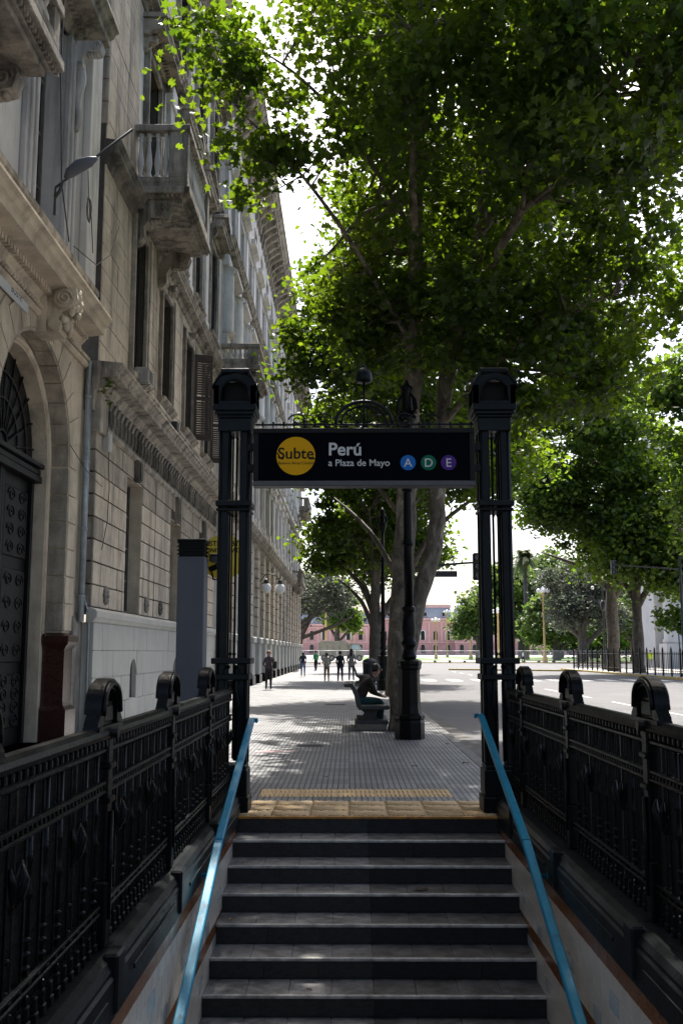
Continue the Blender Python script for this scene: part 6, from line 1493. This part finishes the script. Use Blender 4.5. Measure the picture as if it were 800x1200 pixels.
def make_tree(name, label, base, limbs, blobs, nclus, per, lsize, seed, leafm, barkm, kind='plane', csig=0.5, twigs=True, group=None, cut=None, sides=10, upbias=0.7, twr=0.025):
    t = thing(name, label, 'tree', base, 0, group)
    r = np.random.RandomState(seed); mb = MB()
    joints = []
    for pts, rad in limbs:
        P = [Vector(p) for p in pts]
        # Catmull-Rom subdivision with a little wobble
        Q = []; RR = []
        for i in range(len(P) - 1):
            p0, p1, p2, p3 = P[max(i - 1, 0)], P[i], P[i + 1], P[min(i + 2, len(P) - 1)]
            for s in range(4):
                u = s / 4
                q = 0.5 * ((2 * p1) + (-p0 + p2) * u + (2 * p0 - 5 * p1 + 4 * p2 - p3) * u * u + (-p0 + 3 * p1 - 3 * p2 + p3) * u ** 3)
                rr = rad[i] + (rad[i + 1] - rad[i]) * u
                Q.append(q + Vector(r.normal(size=3)) * rr * 0.06); RR.append(rr * (1 + 0.06 * r.normal()))
        Q.append(P[-1]); RR.append(rad[-1])
        mb.tube(Q, RR, sides)
        joints += [(q, rr) for q, rr in zip(Q, RR)]
    J = np.array([list(q) for q, _ in joints]); JR = np.array([x for _, x in joints])
    C = blobs_points(blobs, nclus, r)
    if cut is not None: C = np.array([c for c in C if cut(c)])
    if twigs:
        for c in C:
            d2 = ((J - c) ** 2).sum(1) + np.where(J[:, 2] > c[2] + 0.5, 6.0, 0) + np.where(JR > 0.25, 5.0, 0); i = int(d2.argmin())
            a = Vector(J[i]); e = Vector(c); m = (a + e) / 2 + Vector((0, 0, 0.10 * (e - a).length)) + Vector(r.normal(size=3)) * 0.1
            L_ = (e - a).length; rr = min(JR[i] * 0.6, twr + 0.012 * L_)
            mb.tube([a, a.lerp(m, 0.6), m, m.lerp(e, 0.55) + Vector(r.normal(size=3)) * 0.06, e], [rr, rr * 0.85, rr * 0.65, rr * 0.45, rr * 0.2], 5, False)
    obj('trunk', mb, barkm, t)
    n = len(C); per_i = np.maximum(4, (per * r.uniform(0.4, 1.6, n))).astype(int)
    pos = np.repeat(C, per_i, axis=0); sg = np.repeat(csig * r.uniform(0.6, 1.3, n), per_i)[:, None]
    off = r.normal(size=pos.shape) * sg * np.array([1, 1, 0.6]); pos = pos + off
    pos[:, 2] -= 0.12 * (off[:, :2] ** 2).sum(1)
    ct = np.repeat(r.uniform(0, 1, n), per_i)
    if cut is not None:
        keep = np.array([cut(p) for p in pos]); pos = pos[keep]; ct = ct[keep]
    me = leaf_mesh('crown', pos, lsize, seed + 1, kind, upbias, ct); me.materials.append(MATS[leafm])
    obj('crown', me, None, t)
    return t
def lerp_limb(a, b, n=4, bow=0.5, r=None):
    a, b = Vector(a), Vector(b); out = []
    for i in range(n + 1):
        u = i / n; out.append(tuple(a.lerp(b, u) + Vector((0, 0, bow * math.sin(u * math.pi)))))
    return out

# nearest plane tree: twin stems behind the street lamp, its crown over stairs and road
T1 = [([(1.12, 20.7, -0.05), (1.09, 20.7, 0.5), (1.07, 20.7, 1.82), (1.14, 20.7, 3.59), (1.24, 20.7, 5.21), (1.36, 20.6, 7.25), (1.44, 20.6, 10.1), (1.49, 20.7, 13.1), (1.56, 20.8, 16.2), (1.7, 20.9, 19)], [0.38, 0.29, 0.26, 0.23, 0.20, 0.17, 0.165, 0.13, 0.10, 0.05]),
      ([(1.1, 20.75, 1.2), (1.46, 20.75, 2.7), (1.78, 20.75, 3.77), (1.86, 20.75, 4.67), (1.94, 20.8, 5.95), (2.13, 20.9, 7.62), (2.52, 21, 9.34), (2.86, 21, 10.7), (3.14, 21.1, 12.5), (3.45, 21.2, 14.5), (3.7, 21.2, 17.5)], [0.22, 0.17, 0.18, 0.17, 0.16, 0.18, 0.16, 0.14, 0.11, 0.08, 0.04]),
      (lerp_limb((2.86, 21, 10.7), (7.0, 18.5, 13.6), 5, 0.7), [0.10, 0.085, 0.07, 0.055, 0.04, 0.02]), (lerp_limb((2.9, 21, 11.0), (6.2, 22.5, 12.2), 4, 0.5), [0.09, 0.07, 0.05, 0.035, 0.02]),
      (lerp_limb((1.38, 20.6, 8.0), (-2.2, 18.3, 12.2), 5, 0.5), [0.07, 0.055, 0.045, 0.035, 0.025, 0.015]), (lerp_limb((1.45, 20.6, 10.5), (-2.6, 18.9, 14.2), 5, 0.9), [0.06, 0.05, 0.04, 0.03, 0.02, 0.015]),
      (lerp_limb((1.4, 20.6, 9.0), (1.0, 14.0, 12.5), 5, 0.6), [0.11, 0.09, 0.07, 0.055, 0.035, 0.02]), (lerp_limb((2.2, 20.9, 8.2), (5.5, 13.5, 11.5), 5, 0.8), [0.12, 0.095, 0.075, 0.055, 0.035, 0.02]),
      (lerp_limb((2.0, 20.8, 6.4), (5.2, 19.0, 8.6), 4, 0.5), [0.09, 0.07, 0.05, 0.035, 0.02]), (lerp_limb((1.5, 20.7, 13.0), (0.2, 24.5, 17), 4, 0.3), [0.08, 0.06, 0.05, 0.03, 0.02]),
      (lerp_limb((3.0, 21, 12), (4.5, 25, 16), 4, 0.3), [0.08, 0.06, 0.05, 0.03, 0.02])]
B1_ = [((2.1, 20.5, 14.5), (3.5, 4.6, 5.2), 2.9), ((5.2, 17.5, 12.2), (2.9, 4.0, 3.4), 2.2), ((4.6, 14.5, 11.2), (2.6, 2.8, 2.3), 1.4), ((1.3, 15.6, 12.6), (1.9, 2.6, 2.4), 0.8),
       ((-1.9, 18.6, 13.6), (1.5, 1.6, 0.9), 0.2), ((-1.75, 18.6, 11.2), (0.75, 1.1, 0.8), 0.09), ((2.6, 20.5, 8.6), (2.6, 2.2, 1.4), 0.9), ((0.5, 21.5, 9.2), (1.2, 1.6, 1.5), 0.33), ((5.4, 20.0, 8.8), (2.0, 2.0, 1.4), 0.6), ((3.8, 19.6, 7.0), (1.6, 1.6, 0.9), 0.4), ((5.6, 21.0, 7.2), (1.1, 1.2, 0.7), 0.16), ((2.6, 23.5, 18), (4.0, 3.5, 3.0), 1.0), ((-0.8, 12.8, 12.9), (1.9, 1.8, 1.1), 0.34), ((1.6, 12.4, 12.8), (1.6, 1.4, 1.1), 0.3), ((4.2, 24.2, 11.5), (2.3, 2.3, 2.6), 0.9), ((5.2, 26.5, 14.5), (2.6, 2.6, 2.6), 0.9), ((0.9, 25.8, 11.8), (2.2, 2.2, 2.6), 0.9)]  # last leaf masses, some above the view, added to shade stairs, pavement and road
make_tree('plane_tree', 'nearest tall plane tree with twin pale stems directly behind the street lamp', (0.95, 20.7, 0), T1, B1_, 800, 92, 0.18, 11, 'leaf_plane', 'bark_plane', 'plane', 0.37, group='plane trees along the kerb', sides=12)

# plane tree behind the stairwell, mostly unseen; crown thickened to darken the stairs
T0 = [([(0.9, -3.4, 0), (0.9, -3.3, 2), (1.0, -3.0, 5), (1.2, -2.2, 8.5), (1.4, -1.5, 12), (1.5, -1, 15)], [0.42, 0.34, 0.3, 0.22, 0.14, 0.04]),
      (lerp_limb((1.0, -3.0, 5.2), (3.4, 9.6, 9.0), 6, 1.2), [0.18, 0.15, 0.12, 0.09, 0.06, 0.04, 0.02]), (lerp_limb((1.1, -2.6, 7), (-2.4, 3.5, 11), 5, 0.8), [0.14, 0.11, 0.09, 0.06, 0.04, 0.02]), (lerp_limb((1.1, -2.6, 7), (6, 3.5, 11), 5, 0.8), [0.14, 0.11, 0.09, 0.06, 0.04, 0.02])]
make_tree('plane_tree', 'mostly unseen plane tree behind the stairwell, crown thickened to darken the stairs', (0.9, -3.4, 0), T0, [((1.5, -1.5, 12.0), (6, 6.5, 3.6), 3.0), ((4.6, 5.0, 11.2), (2.6, 2.6, 1.8), 0.7), ((-0.6, 4.2, 11.8), (2.6, 2.2, 1.7), 0.6)], 560, 80, 0.18, 13, 'leaf_plane', 'bark_plane', 'mid', 0.46, group='plane trees along the kerb', sides=10)
def street_tree(label, x, y, seed, h=17, per=80, nclus=300, barkm='bark_plane', lean=(0, 0), r0=0.34, low=5.2, spread=4.6, leafm='leaf_plane', kind='mid', ls=0.21, group='plane trees along the kerb', fork=2.9, csig=0.5, blobs=None):
    r = random.Random(seed); L = []
    top = (x + lean[0], y + lean[1], h * 0.93)
    L.append(([(x, y, -0.05), (x, y, 0.6), (x + lean[0] * 0.12, y, fork), (x + lean[0] * 0.3, y, fork + 2.5), (x + lean[0] * 0.6, y + lean[1] * 0.5, h * 0.6), top], [r0 * 1.25, r0, r0 * 0.9, r0 * 0.6, r0 * 0.36, r0 * 0.1]))
    for k in range(8):
        a = k * 2.399 + r.uniform(-.4, .4); z0 = fork + k * (h * 0.5 - fork) / 9 - 0.2; z1 = z0 + r.uniform(3.0, 5.5); d_ = spread * r.uniform(0.55, 0.9)
        st = (x + lean[0] * 0.15, y, z0); en = (x + lean[0] * 0.4 + d_ * math.cos(a), y + d_ * math.sin(a), z1); rr = r0 * (0.62 - 0.04 * k)
        mid = (x + (en[0] - x) * 0.35, y + (en[1] - y) * 0.35, z0 + (z1 - z0) * 0.55)
        L.append(([st, mid, en], [rr, rr * 0.7, rr * 0.18]))
    if blobs is None:
        zc = (low + h) / 2
        blobs = [((x + lean[0] * 0.4, y, zc + 1.0), (spread * 0.85, spread * 0.9, (h - low) / 2), 2.0)]
        for k in range(7):
            a = k * 0.9 + r.uniform(-.3, .3); d_ = spread * 0.62
            blobs.append(((x + lean[0] * 0.4 + d_ * math.cos(a), y + d_ * math.sin(a), low + 1.3 + r.uniform(0, (h - low) * 0.55)), (spread * 0.42, spread * 0.42, 1.5), 0.5))
    return make_tree('plane_tree' if 'kerb' in group else 'leafy_tree', label, (x, y, 0), L, blobs, nclus, per, ls, seed, leafm, barkm, kind, csig, group=group, sides=9)
street_tree('brown-barked plane tree half hidden behind the nearest trunk', 1.55, 37.0, 21, h=22, nclus=560, per=85, barkm='bark_mid', r0=0.22, low=6.6, spread=4.9, fork=3.6, lean=(2.0, -3.0))  # crown enlarged and leaned forward to shade the pavement
street_tree('dark forked plane tree trunk beyond the bench, left of the nearest trunk', 1.45, 56.0, 31, h=19, nclus=420, per=80, barkm='bark_dark', r0=0.36, low=4.6, spread=4.6, ls=0.27, fork=3.0)
street_tree('plane tree furthest down the kerb, hidden by the nearer trunks', 2.0, 80.0, 41, h=15, nclus=220, per=60, barkm='bark_dark', r0=0.4, low=5.5, spread=4.2, ls=0.3, kind='small')
# trees on the opposite pavement
OG = 'trees on the opposite pavement'
street_tree('forked tree in the iron fence, left of the two right-hand trunks', 22.0, 84.0, 51, h=27, nclus=360, per=120, r0=0.52, barkm='bark_mid', low=9.5, spread=8.0, leafm='leaf_far', kind='mid', ls=0.36, group=OG, fork=6.0, csig=0.66,
            blobs=[((18.8, 80, 18.5), (5.4, 6, 7.0), 2.6), ((16.3, 78, 14.0), (2.2, 3, 3.0), 0.7), ((14.6, 78, 19.5), (2.0, 2.5, 2.5), 0.4), ((15.0, 78, 13.0), (1.7, 2, 1.5), 0.3), ((19, 78, 26), (4.0, 4, 3.5), 1.0), ((20.0, 79, 10.6), (3.0, 3.5, 2.4), 0.7), ((23.5, 82, 20), (4, 5, 4.5), 0.9), ((24.5, 80, 10.0), (3.0, 3.5, 2.4), 0.7)])
street_tree('straight tree in the iron fence, right of the two right-hand trunks', 22.1, 77.0, 61, h=17, nclus=240, per=75, r0=0.44, barkm='bark_mid', low=7, spread=5, leafm='leaf_far', kind='mid', ls=0.40, group=OG, fork=5.0, csig=0.8,
            blobs=[((22.5, 76, 10.5), (3.4, 3.6, 3.0), 1.4), ((24.5, 75, 8.2), (2.6, 3, 2.2), 0.8), ((20.5, 75, 8.8), (2.0, 2.5, 1.8), 0.4), ((23, 76, 14), (4, 4, 3.5), 1.0)])
street_tree('bright green tree cut by the right edge of the picture', 26.0, 66.0, 71, h=19, nclus=220, per=80, r0=0.45, low=9, spread=5, leafm='leaf_far', kind='mid', ls=0.36, group=OG, fork=5.0, csig=0.8,
            blobs=[((24.8, 65, 15.0), (3.4, 4, 4.2), 1.5), ((23.4, 64, 11.5), (2.3, 3, 2.6), 0.6), ((27, 65, 17), (4, 4, 3), 1.0), ((21.8, 66, 19.8), (2.0, 2.5, 2.2), 0.5)])
make_tree('sapling', 'small young tree in the iron fence at the right edge', (23.6, 72.0, 0), [([(23.6, 72, 0), (23.6, 72, 1.5), (23.55, 72, 3.2), (23.5, 72, 4.6)], [0.06, 0.05, 0.04, 0.02])], [((23.4, 72, 4.0), (1.5, 1.3, 0.8), 1), ((24.2, 72, 3.6), (0.9, 0.9, 0.6), 0.4)], 30, 26, 0.34, 77, 'leaf_far', 'bark_dark', 'mid', 0.35, group=OG)
# trees of the plaza
PG = 'trees of the plaza'
def plaza_tree(label, px, Y, zlo, zhi, w, seed, leafm='leaf_plaza', nclus=110, per=55, ls=None, barkm='bark_dark', r0=None, pxb=None, **kw):
    x = atY(px, Y); xb = atY(pxb, Y) if pxb else x; ls = ls or Y * 0.0042; r = random.Random(seed)
    h = zhi; r0 = r0 or w * 0.06
    limbs = [([(xb, Y, -0.1), (xb, Y, zlo * 0.6), (x, Y, zlo + (zhi - zlo) * 0.3), (x, Y, zhi * 0.9)], [r0 * 1.2, r0, r0 * 0.7, r0 * 0.15])]
    for k in range(6):
        a = k * 2.399; z0 = zlo * 0.6 + k * (zhi - zlo) * 0.08
        limbs.append(([(xb, Y, z0), (x + w * 0.28 * math.cos(a), Y + w * 0.2 * math.sin(a), z0 + (zhi - zlo) * 0.25), (x + w * 0.45 * math.cos(a), Y + w * 0.45 * math.sin(a), z0 + (zhi - zlo) * 0.42)], [r0 * 0.6, r0 * 0.4, r0 * 0.1]))
    bl = [((x, Y, (zlo + zhi) / 2), (w * 0.42, w * 0.42, (zhi - zlo) * 0.46), 2)]
    for k in range(7):
        a = k * 0.9; bl.append(((x + w * 0.36 * math.cos(a), Y + w * 0.3 * math.sin(a), zlo + (zhi - zlo) * r.uniform(0.15, 0.75)), (w * 0.2, w * 0.2, (zhi - zlo) * 0.16), 0.5))
    return make_tree('leafy_tree', label, (xb, Y, 0), limbs, bl, nclus, per, ls, seed, leafm, barkm, 'small', w * 0.075, group=PG, twr=0.05)
plaza_tree('dark spreading tree against the far end of the left-hand buildings', 372, 118, 5.2, 13.0, 10.5, 81, 'leaf_grey', 120, 42, 0.42, r0=0.42, pxb=352)
plaza_tree('dense mid green tree right of the right gate post, behind the palm trunk', 608, 235, 4, 25, 17, 82, nclus=160)
plaza_tree('round light green tree just left of the right gate post', 558, 205, 4.5, 15, 10, 83)
plaza_tree('bright small tree behind the white-shirted walker, low on the lawn', 648, 190, 3, 13, 12, 84)
plaza_tree('grey-mauve jacaranda above the lawn, right of the tall ochre lamp', 678, 160, 4, 17, 13, 85, 'leaf_grey', 200, 55, 0.5)
plaza_tree('tall mid green tree top behind the grey-mauve jacaranda', 650, 240, 12, 27, 16, 86, nclus=150)
plaza_tree('dim green tree behind the right-hand fence trunks', 738, 170, 3, 17, 14, 87, nclus=130)
plaza_tree('yellow-green tree low behind the forked right-hand trunk', 705, 200, 3, 14, 11, 88, leafm='leaf_far')
plaza_tree('green tree filling the gap behind the jacaranda trunk', 690, 260, 2, 14, 26, 89, nclus=150)
plaza_tree('pale green tree far left of the street lamp, before the palace', 395, 260, 6, 22, 12, 90, 'leaf_far', nclus=80)
# palms
def palm(label, px, Y, ztop, cw, seed, r0=0.45):
    x = atY(px, Y); t = thing('palm_tree', label, 'palm', (x, Y, 0), 0, 'tall palms of the plaza'); r = random.Random(seed)
    b = MB(); b.tube([(x, Y, -0.1), (x + 0.2, Y, ztop * 0.4), (x, Y, ztop)], [r0 * 1.3, r0, r0 * 0.9], 9); obj('trunk', b, 'bark_dark', t)
    b = MB()
    for k in range(80):
        a = r.uniform(0, 6.283); el = r.uniform(-0.7, 1.35); L_ = cw * r.uniform(0.8, 1.1)
        dx, dy = math.cos(a), math.sin(a); pts = []
        for i in range(7):
            u = i / 6; pts.append(Vector((x + dx * L_ * u * math.cos(el) * (1 - 0.1 * u), Y + dy * L_ * u * math.cos(el), ztop + L_ * (math.sin(el) * u - 0.5 * u * u))))
        sx = Vector((-dy, dx, 0))
        for i in range(6):
            for s in (-1, 1):
                for q in range(3):
                    p = pts[i].lerp(pts[i + 1], q / 3); w = 0.55 * cw * 0.32 * (1 - 0.7 * (i / 6)) + 0.12
                    e = p + sx * s * w + (pts[i + 1] - pts[i]) * 0.7 + Vector((0, 0, -w * 0.45)); p2 = pts[i].lerp(pts[i + 1], q / 3 + 0.33)
                    b.add([p, p2, e, e + (pts[i + 1] - pts[i]) * 0.18], [(0, 1, 3, 2)])
    me = b.mesh('crown'); me.materials.append(MATS['leaf_palm']); at = me.attributes.new('tone', 'FLOAT', 'FACE'); at.data.foreach_set('value', np.random.RandomState(seed).uniform(0, 1, len(me.polygons)).astype(np.float32)); obj('crown', me, None, t)
    b = MB()
    for k in range(40): b.ball((x + r.uniform(-.8, .8), Y + r.uniform(-.8, .8), ztop - 0.9 + r.uniform(-0.7, 0.7)), (0.3, 0.3, 0.4), 5, 4)
    obj('dead_skirt', b, 'leaf_dry', t)
palm('tall palm with brown skirt right of the right gate post', 613, 200, 20.5, 3.6, 91)
palm('distant palm left of the right gate post above the round tree', 557, 300, 19.5, 4.2, 92, 0.5)


# weeds rooted in the broken end of the ground-floor cornice
r = np.random.RandomState(5); pos = np.array([-4.85, 19.25, 7.05]) + r.normal(size=(170, 3)) * np.array([0.1, 0.12, 0.28]); pos[:, 2] = 7.2 - np.abs(pos[:, 2] - 7.05)
w = thing('wall_weed', 'clump of dark green weeds growing on the cornice end beside the drain pipe', 'weed', (-4.85, 19.25, 6.7))
me = leaf_mesh('foliage', pos, 0.085, 6, 'small', 0.3); me.materials.append(MATS['leaf_plane']); obj('foliage', me, None, w)
q = MB(); q.tube([(-4.95, 19.3, 6.6), (-4.88, 19.26, 6.9), (-4.84, 19.22, 7.15)], [0.012, 0.009, 0.004], 5); q.tube([(-4.95, 19.3, 6.7), (-4.8, 19.35, 6.95), (-4.75, 19.32, 6.8)], [0.01, 0.007, 0.003], 5); obj('stem', q, 'bark_dark', w)
